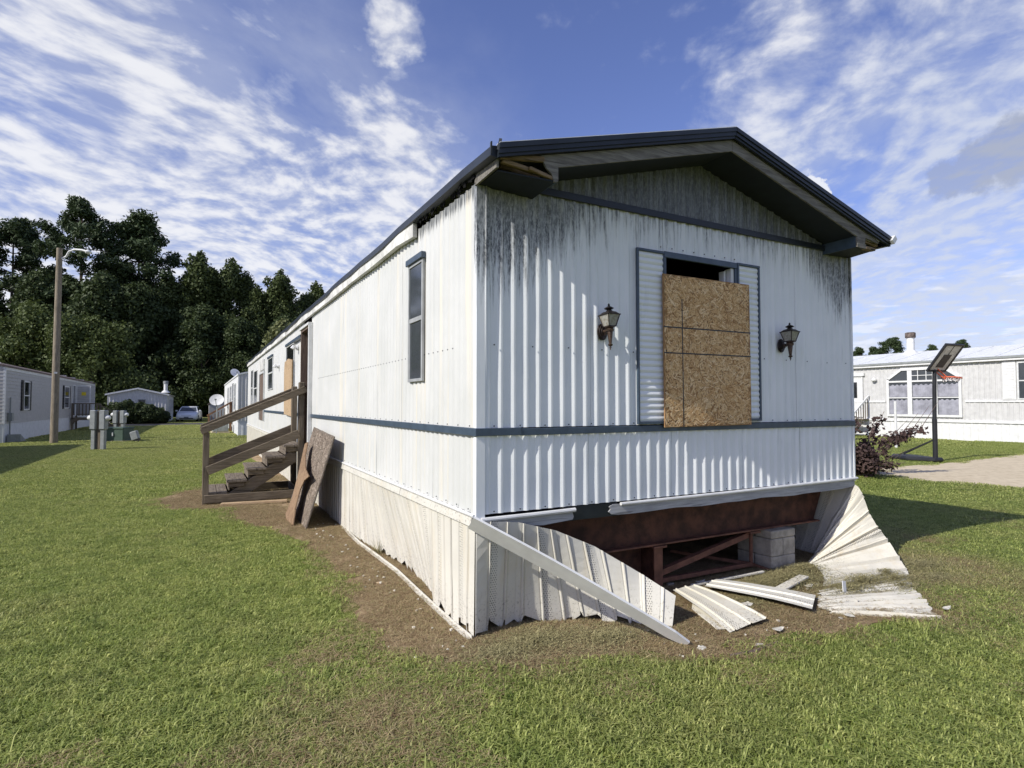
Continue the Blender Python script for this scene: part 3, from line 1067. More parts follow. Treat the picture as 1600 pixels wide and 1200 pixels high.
# near doorway: jamb, recessed leaf
mb = MB()
mb.box(-.045, .10, 6.70, 6.735, .84, 2.955)
mb.box(-.060, .10, 7.585, 7.62, .84, 2.955)
mb.box(-.060, .10, 6.735, 7.585, 2.915, 2.955)
dj = part(mb, 'door', 'door_brown', bevel=.003, label='open doorway with bare brown jamb')
link('door_leaf', MB().box(.085, .105, 6.74, 7.58, .86, 2.91).mesh('door_leaf'), M['door_brown'], dj)
h = MB().box(-.085, -.006, 6.66, 7.66, 2.957, 3.005)
link('head_trim', h.mesh('head_trim', bevel=.004), M['white'], dj)
h = MB().box(-.075, -.008, 6.64, 6.698, .85, 2.955)
link('side_casing', h.mesh('side_casing', bevel=.004), M['white'], dj)
h = MB().box(-.07, -.006, 7.66, 8.72, 2.84, 2.90)
part(h, 'head_trim', 'trim', bevel=.003)

# rim under the front wall: white roll, torn grey board, exposed dark board ------------------
mb = MB()
mb.tube([(.02, -.022, .812), (.40, -.024, .814), (.79, -.024, .818)], .016, 8)
part(mb, 'rim_roll', 'white', smooth=True)
mb = MB()
mb.tube([(1.22, -.022, .826), (2.4, -.022, .828), (4.30, -.022, .842)], .013, 8)
part(mb, 'rim_roll', 'white', smooth=True)
mb = MB().prism([(.30, .745), (.52, .728), (.775, .745), (.785, .765), (.775, .80), (.05, .80)], 'xz', -.012, -.002)
part(mb, 'rim_board', 'board_grey')
mb = MB().box(.70, 1.20, .0, .02, .735, .838)
part(mb, 'rim_board', 'trim_dark', label='exposed dark rim board where the strip is torn off')
bot = [(1.135, .752)] + [(1.2 + i * .15, .742 + mnoise.noise(Vector((i * .4, 2, 0))) * .018 + .0 * i) for i in range(20)] + [(4.27, .758)]
mb = MB().prism(bot + [(4.27, .834), (1.24, .824), (1.15, .826), (1.115, .81), (1.13, .79), (1.108, .772)], 'xz', -.012, -.003)
part(mb, 'rim_board', 'board_grey')

# white rail along the side wall above the skirting
mb = MB()
mb.tube([(-.022, .0, .838), (-.022, L, .838)], .014, 8)
part(mb, 'rim_roll', 'white', smooth=True)
mb = MB()
for a, b in ((.03, 1.62), (1.63, 4.05), (4.06, 6.7), (7.6, 12), (12.02, 16.4), (16.42, L)):
    mb.hexa([(-.040, a, .765), (-.018, a, .765), (-.018, b, .765), (-.040, b, .765), (-.030, a, .823), (-.012, a, .823), (-.012, b, .823), (-.030, b, .823)])
part(mb, 'skirting_rail', 'skirt')

# steel underneath ------------------------------------------------------------------
mb = MB()
mb.hexa([(.15, .30, .395), (4.05, .30, .395), (4.05, .315, .395), (.15, .315, .395), (.15, .30, .738), (4.22, .30, .738), (4.22, .315, .738), (.15, .315, .738)])
beam = part(mb, 'cross_beam', 'rust')
mb = MB().box(.15, 4.06, .235, .38, .378, .394)
link('flange', mb.mesh('flange', bevel=.003), M['rust_l'], beam)
mb = MB()
mb.box(1.80, 1.90, .25, .27, .02, .355)
mb.box(1.775, 1.925, .22, .36, .356, .376)
mb.box(1.845, 1.86, .27, 1.2, .02, .355)
part(mb, 'hitch_post', 'rust_l', bevel=.003)
mb = MB().box(1.0, 1.80, .42, .435, .02, .376)
part(mb, 'hitch_plate', 'rust')
mb = MB()
mb.box(3.05, 3.085, .28, .30, .05, .352)
mb.box(2.995, 3.14, .23, .36, .353, .374)
mb.box(3.02, 3.12, .26, .34, .03, .05)
part(mb, 'hitch_post', 'rust_l', bevel=.003)
mb = MB()
mb.bar((1.86, .30, .115), (3.02, .30, .335), .05, .05)
mb.bar((1.88, .27, .065), (3.06, .28, .055), .035, .035)
mb.bar((3.08, .28, .05), (3.13, .12, .02), .02, .02)
mb.bar((3.06, .30, .05), (2.6, .9, .10), .03, .03)
part(mb, 'hitch_brace', 'rust_l')
for xx in (1.25, 3.35):
    mb = MB().box(xx, xx + .012, .4, L - .3, .42, .735).box(xx - .05, xx + .06, .4, L - .3, .405, .42)
    part(mb, 'chassis_rail', 'rust')

# block pier: single concrete blocks stacked under the beam
pier = thing('block_pier', 'stack of grey concrete blocks under the rusty beam end', 'block pier', (3.365, .355, 0))


def block(x0, x1, y0, y1, z0, z1):
    g = .003
    mb = MB().box(x0 + g, x1 - g, y0 + g, y1 - g, z0 + g, z1)
    mb.build('block', M['block'], pier, bevel=.008)


block(-.18, .18, -.205, -.005, -.04, .125)
block(-.18, .18, .005, .205, -.04, .125)
block(-.18, .0, -.205, .205, .126, .295)
block(.0, .18, -.205, .205, .126, .295)
block(-.175, .185, -.205, -.005, .296, .376)
block(-.18, .18, .005, .205, .296, .376)

# ------------------------------------------------------------------ skirting
def skirt_panel(T0, T1, B0, B1, nrm, name='skirting_panel', parent=home, rows=9, u_off=0.0, jag=.0, jagseed=1, sag=0.0, rib=.012, m='skirt', curl=0.0, holes=()):
    """one ribbed sheet between a top edge T0-T1 and a bottom edge B0-B1, ribs standing out along nrm"""
    T0, T1, B0, B1, nrm = (Vector(q) for q in (T0, T1, B0, B1, nrm))
    nrm.normalize()
    wd = ((T1 - T0).length + (B1 - B0).length) / 2
    n = max(4, round(wd / .0345))
    # profile repeats every 0.138 m: flat, step out, flat, sharp bead
    prof = [0, 0, .0, 1]
    fr, of = [], []
    cell = .138
    k = math.floor(u_off / cell) - 1
    pts = []
    while k * cell < u_off + wd + cell:
        for a, o in ((0, 0), (.06, .25), (.80, .25), (.86, 0), (.90, 1.0), (.955, 1.0)):
            u = k * cell + a * cell - u_off
            if .002 < u < wd - .002:
                pts.append((u / wd, o))
        k += 1
    pts = [(0.0, 0)] + pts + [(1.0, 0)]
    v, f, uv = [], [], []
    for (s, o) in pts:
        t0, b0 = T0.lerp(T1, s), B0.lerp(B1, s)
        j = 0.0
        if jag:
            j = jag * max(0, mnoise.noise(Vector((s * 9 + jagseed, jagseed * 3.1, 0))) + .05) + jag * .5 * max(0, mnoise.noise(Vector((s * 31 + jagseed, 7.7, 0))))
        for r in range(rows + 1):
            q = r / rows
            p = b0.lerp(t0, max(q, j) if q < .5 else q)
            p = p + nrm * (rib * o * (1 if q > .02 else .6) + sag * math.sin(q * math.pi) + mnoise.noise(Vector((s * 3 + jagseed, q * 2, 5))) * .006)
            p = p + nrm * curl * (1 - q) ** 2 * math.sin(s * math.pi)
            v.append(p)
            uv.append((u_off + s * wd, q * (t0 - b0).length))
    nr = rows + 1
    for c in range(len(pts) - 1):
        for r in range(rows):
            smid, qmid = (pts[c][0] + pts[c + 1][0]) / 2, (r + .5) / rows
            if any(abs(smid - hs) < hw and qmid < hq for hs, hw, hq in holes):
                continue
            a = c * nr + r
            f.append((a, a + nr, a + nr + 1, a + 1))
    me = mesh_from(name, v, f, uv)
    o = link(name, me, M[m], parent)
    return o


# long side: bottom edge pushed inwards between y = 0.9 and y = 3
SK = [(.0, .02, .0, .0), (.42, .35, -.015, .0), (.84, .78, .0, .0), (1.26, .98, .085, 1), (1.68, 1.40, .135, 1), (2.10, 1.86, .140, 1), (2.52, 2.32, .115, 1), (2.94, 2.80, .06, 0), (3.36, 3.28, .02, 0), (3.78, 3.74, .0, 0), (4.20, 4.19, .0, 0), (4.62, 4.62, 0, 0), (5.04, 5.04, 0, 0), (5.46, 5.46, 0, 0), (5.88, 5.88, 0, 0), (6.30, 6.30, 0, 0), (6.72, 6.72, 0, 0)]
for i in range(len(SK) - 1):
    (y0, b0, x0, h0), (y1, b1, x1, h1) = SK[i], SK[i + 1]
    holes = ((.33, .05, .10), (.80, .06, .14)) if i == 0 else ()
    skirt_panel((-.016, y1 - .001, .785), (-.016, y0 + .001, .785), (x1 - .016, b1 - .001, .0), (x0 - .016, b0 + .001, .0), (-1, 0, .05), u_off=-y1 + 100 * .414, jag=.17 if i in (0, 1, 2, 4, 5, 6) else .06, jagseed=i + 1, holes=holes)
for k in range(33):
    y0, y1 = 7.6 + k * .4242, 7.6 + (k + 1) * .4242
    skirt_panel((-.016, y1 - .001, .785), (-.016, y0 + .001, .785), (-.016, y1 - .001, 0), (-.016, y0 + .001, 0), (-1, 0, 0), u_off=-y1 + 100 * .414, rows=2)
skirt_panel((W, L, .785), (0, L, .785), (W, L, 0), (0, L, 0), (0, 1, 0), rows=2)
for a, b in ((1.1, 4), (4, 8), (8, 12), (12, 16.5), (16.5, L)):
    skirt_panel((W - .02, a, .80), (W - .02, b, .80), (W - .02, a, 0), (W - .02, b, 0), (1, 0, 0), rows=2)
skirt_panel((W - .04, .0, .80), (W - .02, 1.1, .80), (W - .16, .30, 0), (W - .02, 1.1, 0), (1, 0, 0), rows=6)
# rounded corner and the torn sheet that leans out from it along the front
FT = [(-.012, .0, .79), (.09, -.03, .80), (.30, -.035, .775), (.60, -.055, .690), (.90, -.11, .555), (1.21, -.24, .355), (1.40, -.42, .205)]
FB = [(-.005, .02, .0), (.13, .10, .0), (.36, .14, .0), (.78, .00, .0), (1.0, -.19, .0), (1.15, -.33, .0), (1.31, -.47, -.01)]
uo = 41.4
for i in range(len(FT) - 1):
    wdt = (Vector(FT[i + 1]) - Vector(FT[i])).length
    hl = ()
    skirt_panel(FT[i], FT[i + 1], FB[i], FB[i + 1], (-.15, -1, .1), u_off=uo, jag=.20, jagseed=20 + i, rib=.016, holes=hl)
    uo += (wdt + (Vector(FB[i + 1]) - Vector(FB[i])).length) / 2
# bottom track of the side skirting, come loose and lying along the dirt
tr = [(-.02, 4.9), (.0, 4.4), (-.045, 3.6), (-.055, 3.1), (-.03, 2.4), (-.01, 1.8), (-.03, 1.2), (-.045, .58), (-.05, .25), (-.045, .02)]
mb = MB()
for (a, b) in zip(tr, tr[1:]):
    mb.bar((a[0], a[1], .012), (b[0], b[1] - .005, .012), .030, .010)
    mb.bar((a[0] + .013, a[1], .024), (b[0] + .013, b[1] - .005, .024), .004, .026)
part(mb, 'bottom_track', 'skirt')


# ------------------------------------------------------------------ torn pieces on the ground
mb = MB()
NS = 14
for i in range(NS + 1):
    s = i / NS
    c = Vector((-.075 + 1.25 * s, -.055 - .70 * s, .808 - .790 * s + .012 * math.sin(s * math.pi)))
    hgt = .140 - .046 * max(0, (s - .35) / .65)
    if i == NS:
        hgt = .055
    dirv = Vector((1.23, -.70, -.785)).normalized()
    across = Vector((-.42, -.45, .79))
    across = (across - dirv * across.dot(dirv)).normalized()
    nn = dirv.cross(across).normalized()
    if nn.y > 0:
        nn = -nn
    a, b = c + across * hgt / 2, c - across * hgt / 2
    mb.v += [tuple(b), tuple(a), tuple(a - nn * .016), tuple(a - nn * .016 - across * .012), tuple(a - nn * .003 - across * .012), tuple(b - nn * .003)]
for i in range(NS):
    for j in range(6):
        p, q = i * 6 + j, i * 6 + (j + 1) % 6
        mb.f.append((p, q, q + 6, p + 6))
mb.f += [tuple(range(6)), tuple(NS * 6 + q for q in range(5, -1, -1))]
o = mb.build('fallen_rail', M['white'])
tag(o, 'long white metal rail slanting from the house corner down to the dirt', 'rail')


def catmull(pts, n):
    pts = [Vector(p) for p in pts]
    out = []
    for i in range(len(pts) - 1):
        p0, p1, p2, p3 = pts[max(i - 1, 0)], pts[i], pts[i + 1], pts[min(i + 2, len(pts) - 1)]
        for k in range(n):
            t = k / n
            out.append(.5 * ((2 * p1) + (-p0 + p2) * t + (2 * p0 - 5 * p1 + 4 * p2 - p3) * t * t + (-p0 + 3 * p1 - 3 * p2 + p3) * t ** 3))
    out.append(pts[-1])
    return out


def fan(name, Bs, Ts, m, label, cat, sub=10, rows=12, rib=.020, u_step=.138, ragged=0.0, seed=1):
    B, T = catmull(Bs, sub), catmull(Ts, sub)
    v, f, uv = [], [], []
    n = len(B)
    for i in range(n):
        ph = (i % sub) / sub
        o = -.9 if ph == 0 else (1.0 if ph > .85 else (.45 if ph < .25 else .15 * math.sin(ph * 3.1)))
        i0, i1 = max(i - 1, 0), min(i + 1, n - 1)
        side = (T[i1] - T[i0]) + (B[i1] - B[i0])
        along = T[i] - B[i]
        nr = side.cross(along)
        nr = nr.normalized() if nr.length > 1e-6 else Vector((0, 0, 1))
        if nr.z < 0:
            nr = -nr
        for r in range(rows + 1):
            q = r / rows
            jq = q
            if ragged and r in (0, rows):
                jj = ragged * abs(mnoise.noise(Vector((i * .7, seed, r))))
                jq = q + jj if r == 0 else q - jj
            p = B[i].lerp(T[i], jq)
            p = p + nr * (rib * o * min(1, q * 4 + .25) + .013 * mnoise.noise(Vector((i * .25, q * 3, seed))) + .005 * mnoise.noise(Vector((i * .55, q * 7, seed + 4))) + .004 * abs(mnoise.noise(Vector((i * .16, q * 11, seed + 9)))))
            v.append(p)
            uv.append((i / sub * u_step, q * along.length))
    for i in range(n - 1):
        for r in range(rows):
            a = i * (rows + 1) + r
            f.append((a, a + rows + 1, a + rows + 2, a + 1))
    o = link(name, mesh_from(name, v, f, uv), M[m])
    tag(o, label, cat)
    return o


FB_ = [(4.13, .36, .03), (4.02, .27, .02), (3.86, .20, .02), (3.70, .13, .02), (3.665, .07, .03), (3.63, .02, .035), (3.53, -.10, .03), (3.36, -.26, .025), (3.14, -.40, .015)]
FT_ = [(4.285, .05, .78), (4.245, -.06, .765), (4.27, -.10, .67), (4.30, -.14, .50), (4.33, -.21, .36), (4.385, -.27, .24), (4.285, -.43, .105), (4.20, -.535, .04), (4.10, -.60, .02)]
fan('skirting_fan', FB_, FT_, 'skirt_ground', 'crumpled white skirting sheet fanned out below the house corner by the lawn', 'skirting sheet')
GB_ = [(3.08, -.44, .014), (2.86, -.53, .02), (2.72, -.62, .02), (2.60, -.72, .018), (2.57, -.82, .012)]
GT_ = [(4.06, -.62, .014), (3.84, -.77, .02), (3.64, -.92, .02), (3.45, -1.08, .02), (3.20, -1.31, .012)]
fan('skirting_sheet', GB_, GT_, 'skirt_ground', 'flat muddy white skirting sheet with torn front edge, half buried in clippings', 'skirting sheet', ragged=.10, seed=7)


def loose(name, c4, label, m='skirt_ground', rib=.014, u_off=0.0, sag=.0, rows=6, thick=.01):
    """ribbed scrap: corners back0, back1, front0, front1; ribs run back to front"""
    o = skirt_panel(c4[0], c4[1], c4[2], c4[3], (0, 0, 1), name, None, rows, u_off, 0, 3, sag, rib, m)
    tag(o, label, 'skirting scrap')
    return o


loose('skirting_scrap', [(1.83, .06, .05), (2.09, .07, .045), (1.58, -.75, .02), (1.99, -.735, .045)], 'speckled ribbed skirting scrap lying on the dirt beside the leaning torn sheet', u_off=.08, sag=.015)
loose('skirting_scrap', [(2.13, -.0, .055), (2.38, .10, .05), (2.42, -.79, .055), (2.76, -.59, .05)], 'clean long skirting scrap with a vented strip, crossing over a speckled one', u_off=.06, sag=.01, m='skirt')
loose('skirting_scrap', [(1.70, -.28, .018), (1.83, -.16, .02), (1.55, -.66, .016), (1.70, -.74, .016)], 'small torn skirting strip below the speckled scrap', u_off=0)
rnd = random.Random(31)
FRAG = ['jagged vinyl fragment between the speckled scrap and the long clean scrap', 'jagged vinyl fragment touching the upper edge of the long clean scrap', 'small vinyl fragment on the dirt below the lower corner of the speckled scrap', 'wide vinyl fragment against the torn edge of the flat muddy sheet', 'vinyl fragment on the dirt just below the free end of the long clean scrap', 'vinyl fragment beside the short white channel piece', 'vinyl fragment in the shade by the thin pale trim strip', 'vinyl fragment beyond the pointed tip of the flat muddy sheet']
for fi, (fx, fy_, fr) in enumerate(((2.15, -.42, .07), (2.42, -.12, .06), (1.92, -.88, .05), (2.9, -.80, .08), (2.62, -.95, .06), (3.0, -.36, .05), (2.26, .16, .06), (3.42, -1.22, .05))):
    a = rnd.uniform(0, 6.28)
    pts = [(fx + math.cos(a + k * .9) * fr * rnd.uniform(.4, 1.4), fy_ + math.sin(a + k * .9) * fr * rnd.uniform(.35, .8)) for k in range(7)]
    q = MB().prism(pts, 'xy', 0, .003)
    q.v = [(x, y, .02 + z + (x - fx) * rnd.choice((-.15, .1, .25)) * 0 + abs(x - fx) * .25) for x, y, z in q.v]
    tag(q.build('vinyl_fragment', M['skirt_ground']), FRAG[fi], 'fragment', 'vinyl fragments among the scraps')
o = MB().bar((2.50, -.37, .035), (3.12, -.235, .06), .085, .02).build('trim_piece', M['skirt_ground'], bevel=.004)
tag(o, 'short white channel piece between the long scrap and the concrete blocks', 'trim piece')
o = MB().bar((2.10, .12, .03), (2.98, .08, .04), .03, .018).build('trim_piece', M['skirt_ground'], bevel=.003)
tag(o, 'thin pale trim strip lying in the shade under the house edge', 'trim piece')
o = MB().bar((3.10, -.62, .02), (3.12, -.60, .115), .045, .006, (0, 1, 0)).build('vinyl_tab', M['white'])
tag(o, 'small bright white tab standing up on the muddy flat sheet', 'tab')


def chip(x, y, r, label, seed, m='block', z=0.0, fl=.5):
    rnd = random.Random(seed)
    mb = MB()
    pts = [(x + math.cos(a) * r * rnd.uniform(.7, 1.15), y + math.sin(a) * r * .7 * rnd.uniform(.7, 1.15)) for a in [i * math.pi / 3.5 for i in range(7)]]
    mb.prism(pts, 'xy', z, z + r * fl)
    o = mb.build('debris_chip', M[m], bevel=r * .12)
    tag(o, label, 'debris', 'pale chips on the dirt')


chip(1.235, -.825, .042, 'flat pale chip at the tip of the fallen rail', 1, 'skirt', fl=.4)
chip(1.60, -.975, .036, 'lone pale chip near the edge of the green grass', 2, 'skirt')
chip(1.30, -.72, .022, 'tiny pale chip behind the fallen rail tip', 3, 'skirt')
chip(2.02, .28, .045, 'rounded pale lump in the dark under the beam', 4)
chip(2.55, -.93, .025, 'small white crumb in front of the long clean scrap', 5, 'skirt')
chip(3.58, -.36, .030, 'white flake lying on the clippings of the crumpled fan', 6, 'skirt', .03)
chip(-.25, 1.55, .03, 'buff crumb on the dirt beside the loose track', 7, 'wood_tan')
chip(-.22, 2.25, .045, 'buff flake on the dirt farther along the side skirting', 8, 'wood_tan', fl=.2)
mb = MB()
mb.tube([(1.30, -1.0, .012), (1.5, -1.03, .016), (1.75, -1.0, .010)], .010, 6)
o = mb.build('dead_stick', M['door_brown'])
tag(o, 'brown stick on the dirt near the grass edge', 'stick')

# ------------------------------------------------------------------ boarded window sheet and wall lanterns
ob = thing('window_board', 'tan strand board nailed over the front window', 'board', (2.167, -.05, 1.416))
ob.rotation_euler = (0, R(-.35), 0)
MB().box(-.515, .515, -.006, .006, 0, 1.262).build('board', M['osb_core'], ob, bevel=.0015)


def flakes(n, wd, ht, seed, place, m, parent, z0=0.0, l0=.03, l1=.105):
    """thin pressed wood flakes over a board face; place(u, v, d) -> point"""
    rnd = random.Random(seed)
    v, f = [], []
    for i in range(n):
        u, q = rnd.uniform(-wd / 2, wd / 2), rnd.uniform(0, ht)
        L_, w_ = rnd.uniform(l0, l1) / 2, rnd.uniform(.004, .0125) / 2
        a = rnd.gauss(0, .9) if rnd.random() < .6 else rnd.uniform(0, 3.14)
        c, s = math.cos(a), math.sin(a)
        pts = [(-L_, -w_ * .4), (-L_ * .5, -w_), (L_ * .7, -w_ * .9), (L_, w_ * .3), (L_ * .4, w_), (-L_ * .8, w_ * .8)]
        pp = [(u + x * c - y * s, q + x * s + y * c) for x, y in pts]
        if any(abs(x) > wd / 2 - .001 or y < .001 or y > ht - .001 for x, y in pp):
            continue
        d0 = .0004 + .0022 * i / n
        k = len(v)
        tl = rnd.uniform(-.0006, .0006)
        v += [place(x, y, d0 + tl * (1 if j < 3 else -1)) for j, (x, y) in enumerate(pp)]
        f.append(tuple(range(k, k + 6)))
    return link('wood_flakes', mesh_from('wood_flakes', v, f), m, parent, kind='stuff')


flakes(9000, 1.03, 1.262, 3, lambda u, v, d_: (u, -.006 - d_, v), M['osb'], ob)
mb = MB()
mb.box(-.515, .515, -.0098, -.007, .819, .829).box(-.515, .515, -.0098, -.007, .606, .616).box(-.3155, -.3065, -.0097, -.007, .001, 1.065)
mb.build('pencil_line', M['trim_dark'], ob)
mb = MB()
for (a, b) in ((-.48, .04), (.47, .05), (-.49, 1.2), (.48, 1.21), (-.49, .63), (.48, .66)):
    mb.lathe([(.006, 0), (.006, .003), (.002, .005)], (0, 0, 0), 6)
    mb.v[-18:] = [(a + p[0], -.006 - p[2], b + p[1]) for p in mb.v[-18:]]
mb.build('nail_heads', M['trim_dark'], ob, kind='stuff')


def lantern(x, z, label, tilt=0.0):
    t = thing('wall_lantern', label, 'wall lamp', (x, -.012, z), 0, 'coach lanterns on the front wall')
    t.rotation_euler = (R(-3), tilt, 0)
    t.scale = (.80, .88, .77)
    # back plate: stepped oval against the wall
    mb = MB()
    for (rx, rz, y0, y1) in ((.058, .085, 0, -.014), (.046, .070, -.014, -.026), (.030, .046, -.026, -.036)):
        poly = [(rx * math.cos(a), rz * math.sin(a)) for a in [i * math.pi / 12 for i in range(24)]]
        mb.prism(poly, 'xz', y0, y1)
    mb.build('back_plate', M['lamp_metal'], t, bevel=.003)
    mb = MB()
    mb.tube([(0, -.03, .0), (0, -.06, -.004), (0, -.085, .004), (0, -.105, .012)], [.017, .020, .020, .016], 10)
    mb.lathe([(.006, -.006), (.012, 0), (.006, .006)], (.0, -.05, -.03), 8)
    mb.build('arm', M['lamp_brass'], t, smooth=True)
    cx, cy = 0, -.115
    mb = MB()
    mb.lathe([(.014, -.175), (.004, -.166), (.019, -.155), (.023, -.145), (.013, -.135), (.014, -.13), (.026, -.03), (.026, -.02), (.036, -.012), (.039, .006), (.030, .018), (.046, .026), (.046, .032)], (cx, cy, 0), 12)
    mb.lathe([(.002, -.20), (.006, -.185), (.004, -.175)], (cx, cy, 0), 8)
    mb.build('tail', M['lamp_brass'], t, smooth=True)
    zb, zt, rb, rt = .034, .150, .040, .068
    q = math.pi / 4
    mb = MB()
    for i in range(4):
        a = q + i * math.pi / 2
        d_ = Vector((math.cos(a), math.sin(a), 0)) * math.sqrt(2)
        mb.bar(Vector((cx, cy, zb)) + d_ * rb, Vector((cx, cy, zt)) + d_ * rt, .008, .008)
        b_ = a + math.pi / 2
        e_ = Vector((math.cos(b_), math.sin(b_), 0)) * math.sqrt(2)
        for zz_, rr in ((zb, rb), (zt, rt)):
            mb.bar(Vector((cx, cy, zz_)) + d_ * rr, Vector((cx, cy, zz_)) + e_ * rr, .008, .008)
        mb.lathe([(.003, -.006), (.007, 0), (.003, .006)], tuple(Vector((cx, cy, zt)) + d_ * (rt + .003)), 6)
    mb.build('cage', M['lamp_metal'], t)
    for i in range(4):
        a, b = q + i * math.pi / 2, q + (i + 1) * math.pi / 2
        g = []
        for zz_, rr in ((zb + .003, rb - .002), (zt - .003, rt - .002)):
            for aa in (a, b):
                g.append(Vector((cx + math.cos(aa) * rr * math.sqrt(2), cy + math.sin(aa) * rr * math.sqrt(2), zz_)))
        nn = (Vector((cx, cy, .09)) - (g[0] + g[1] + g[2] + g[3]) / 4)
        nn.z = 0
        nn = nn.normalized() * .002
        MB().hexa([g[0], g[1], g[1] + nn, g[0] + nn, g[2], g[3], g[3] + nn, g[2] + nn]).build('glass_pane', M['lantern_glass'], t)
    mb = MB()
    mb.lathe([(.092, .152), (.094, .156), (.060, .180), (.030, .188), (.028, .196)], (cx, cy, 0), 4, q)
    mb.lathe([(.016, .196), (.020, .200), (.046, .214), (.040, .222), (.012, .238), (.008, .246), (.011, .252), (.003, .266)], (cx, cy, 0), 8)
    mb.build('cap', M['lamp_metal'], t)
    return t


lantern(1.052, 2.160, 'antique bronze wall lantern by the dark-framed shutter near the sunlit corner')
lantern(3.150, 2.155, 'dark wall lantern on the shaded far end of the front wall', R(3))

# small lamps on the long side
for (y, z, lb) in ((8.2, 2.70, 'small white porch lamp under the slate head trim'), (11.3, 2.52, 'small white wall lamp between the two side windows')):
    t = thing('porch_lamp', lb, 'wall lamp', (-.012, y, z))
    mb = MB()
    mb.lathe([(.05, -.02), (.055, 0), (.05, .02)], (0, 0, 0), 10)
    mb.v = [(-p[2] - .02, p[1], p[0]) for p in mb.v]
    mb.build('base', M['white'], t)
    MB().tube([(-.04, 0, 0), (-.09, 0, .01), (-.11, 0, -.03)], [.03, .045, .05], 8).build('shade', M['white'], t, smooth=True)

# ------------------------------------------------------------------ wooden steps
st = thing('wooden_steps', 'weathered grey timber steps with handrails up to the open side door', 'steps', (0, 0, 0))


def wpart(mb, n, m='wood', **k):
    return mb.build(n, M[m], st, bevel=k.pop('bevel', .005), **k)


for y in (6.84, 8.02):
    wpart(MB().box(-1.625, -1.535, y, y + .09, 0, 1.15), 'post', 'wood_z')
wpart(MB().box(-.19, -.09, 6.84, 6.94, 0, 1.985), 'post', 'wood_z', bevel=.012)
wpart(MB().box(-.085, -.012, 6.93, 7.02, 0, 1.93), 'post', 'door_brown', label='dark brown upright against the wall')
wpart(MB().box(-.15, -.05, 8.02, 8.11, 0, 1.945), 'post', 'wood_z', bevel=.012)
for y, q in ((6.820, 0), (8.135, .01)):
    wpart(MB().bar((-1.66, y, 1.165), (-.06, y, 1.862 + q), .038, .088), 'handrail')
    wpart(MB().bar((-1.66, y + .03, 1.222), (-.10, y + .03, 1.902 + q), .10, .03), 'handrail_cap')
wpart(MB().bar((-1.56, 6.80, .545), (-.185, 6.80, 1.105), .038, .14), 'side_rail')
wpart(MB().bar((-1.56, 8.15, .555), (-.08, 8.15, 1.165), .038, .14), 'side_rail')
for y in (6.945, 7.93):
    wpart(MB().prism([(-1.255, .145), (-1.255, .03), (-1.09, .03), (-.20, .625), (-.20, .87)], 'xz', y, y + .04), 'stringer')
for i in range(5):
    z = .150 + .180 * i
    x0 = -1.565 + .292 * i
    for k in range(2):
        xa = x0 + k * .152
        wpart(MB().box(xa, xa + .147, 6.87 + .006 * ((i + k) % 2), 8.0, z, z + .038), 'tread', 'wood_y')
    if i:
        wpart(MB().box(x0 + .025, x0 + .05, 6.99, 7.925, z - .14, z - .001), 'riser', 'wood_y')
        wpart(MB().box(x0 + .02, x0 + .26, 6.91, 6.943, z - .075, z - .001), 'cleat', 'wood')
    else:
        wpart(MB().box(x0 + .01, x0 + .035, 6.90, 7.98, .02, z - .001), 'riser', 'wood_y')
wpart(MB().box(-1.60, -.10, 6.80, 6.838, .03, .16), 'base_beam')
wpart(MB().box(-1.53, -.16, 8.055, 8.093, .03, .16), 'base_beam')
wpart(MB().box(-.20, -.162, 6.95, 8.01, .03, .16), 'base_beam', 'wood_y')
o = MB().bar((-1.36, 6.66, .025), (-.40, 6.50, .03), .10, .04).build('loose_plank', M['wood_tan'], bevel=.005)
tag(o, 'tan plank lying on the dirt in front of the wooden steps', 'plank')
o = MB().bar((-.60, 8.75, .03), (-.12, 8.9, .035), .14, .05).build('loose_plank', M['wood_tan'], bevel=.005)
tag(o, 'short tan plank end lying behind the wooden steps near the wall', 'plank')

# leaning sheets
g = [(-.145, 4.085, 1.186), (-.125, 5.72, 1.254), (-.475, 5.80, .02), (-.468, 4.20, .0)]
nn = Vector((.95, 0, -.28)).normalized() * .016
gq = [Vector(q) for q in g]
n_ = 12
mb = MB()
front, back = [], []
rnd = random.Random(8)
edge = []
for (a, b) in zip(g, g[1:] + g[:1]):
    for k in range(n_):
        p = Vector(a).lerp(Vector(b), k / n_)
        if k:
            p += Vector((0, rnd.uniform(-.003, .003), rnd.uniform(-.003, .003)))
        edge.append(p)
mb.v = [tuple(p) for p in edge] + [tuple(p + nn) for p in edge]
ne = len(edge)
mb.f = [tuple(range(ne)), tuple(range(2 * ne - 1, ne - 1, -1))] + [(i, (i + 1) % ne, ne + (i + 1) % ne, ne + i) for i in range(ne)]
o = mb.build('leaning_board', M['grey_core'])
on_ = nn.normalized()


def gplace(u, v, d_):
    s_, t__ = u / 1.6 + .5, v / 1.22
    return (gq[3].lerp(gq[2], s_)).lerp(gq[0].lerp(gq[1], s_), t__) - on_ * d_


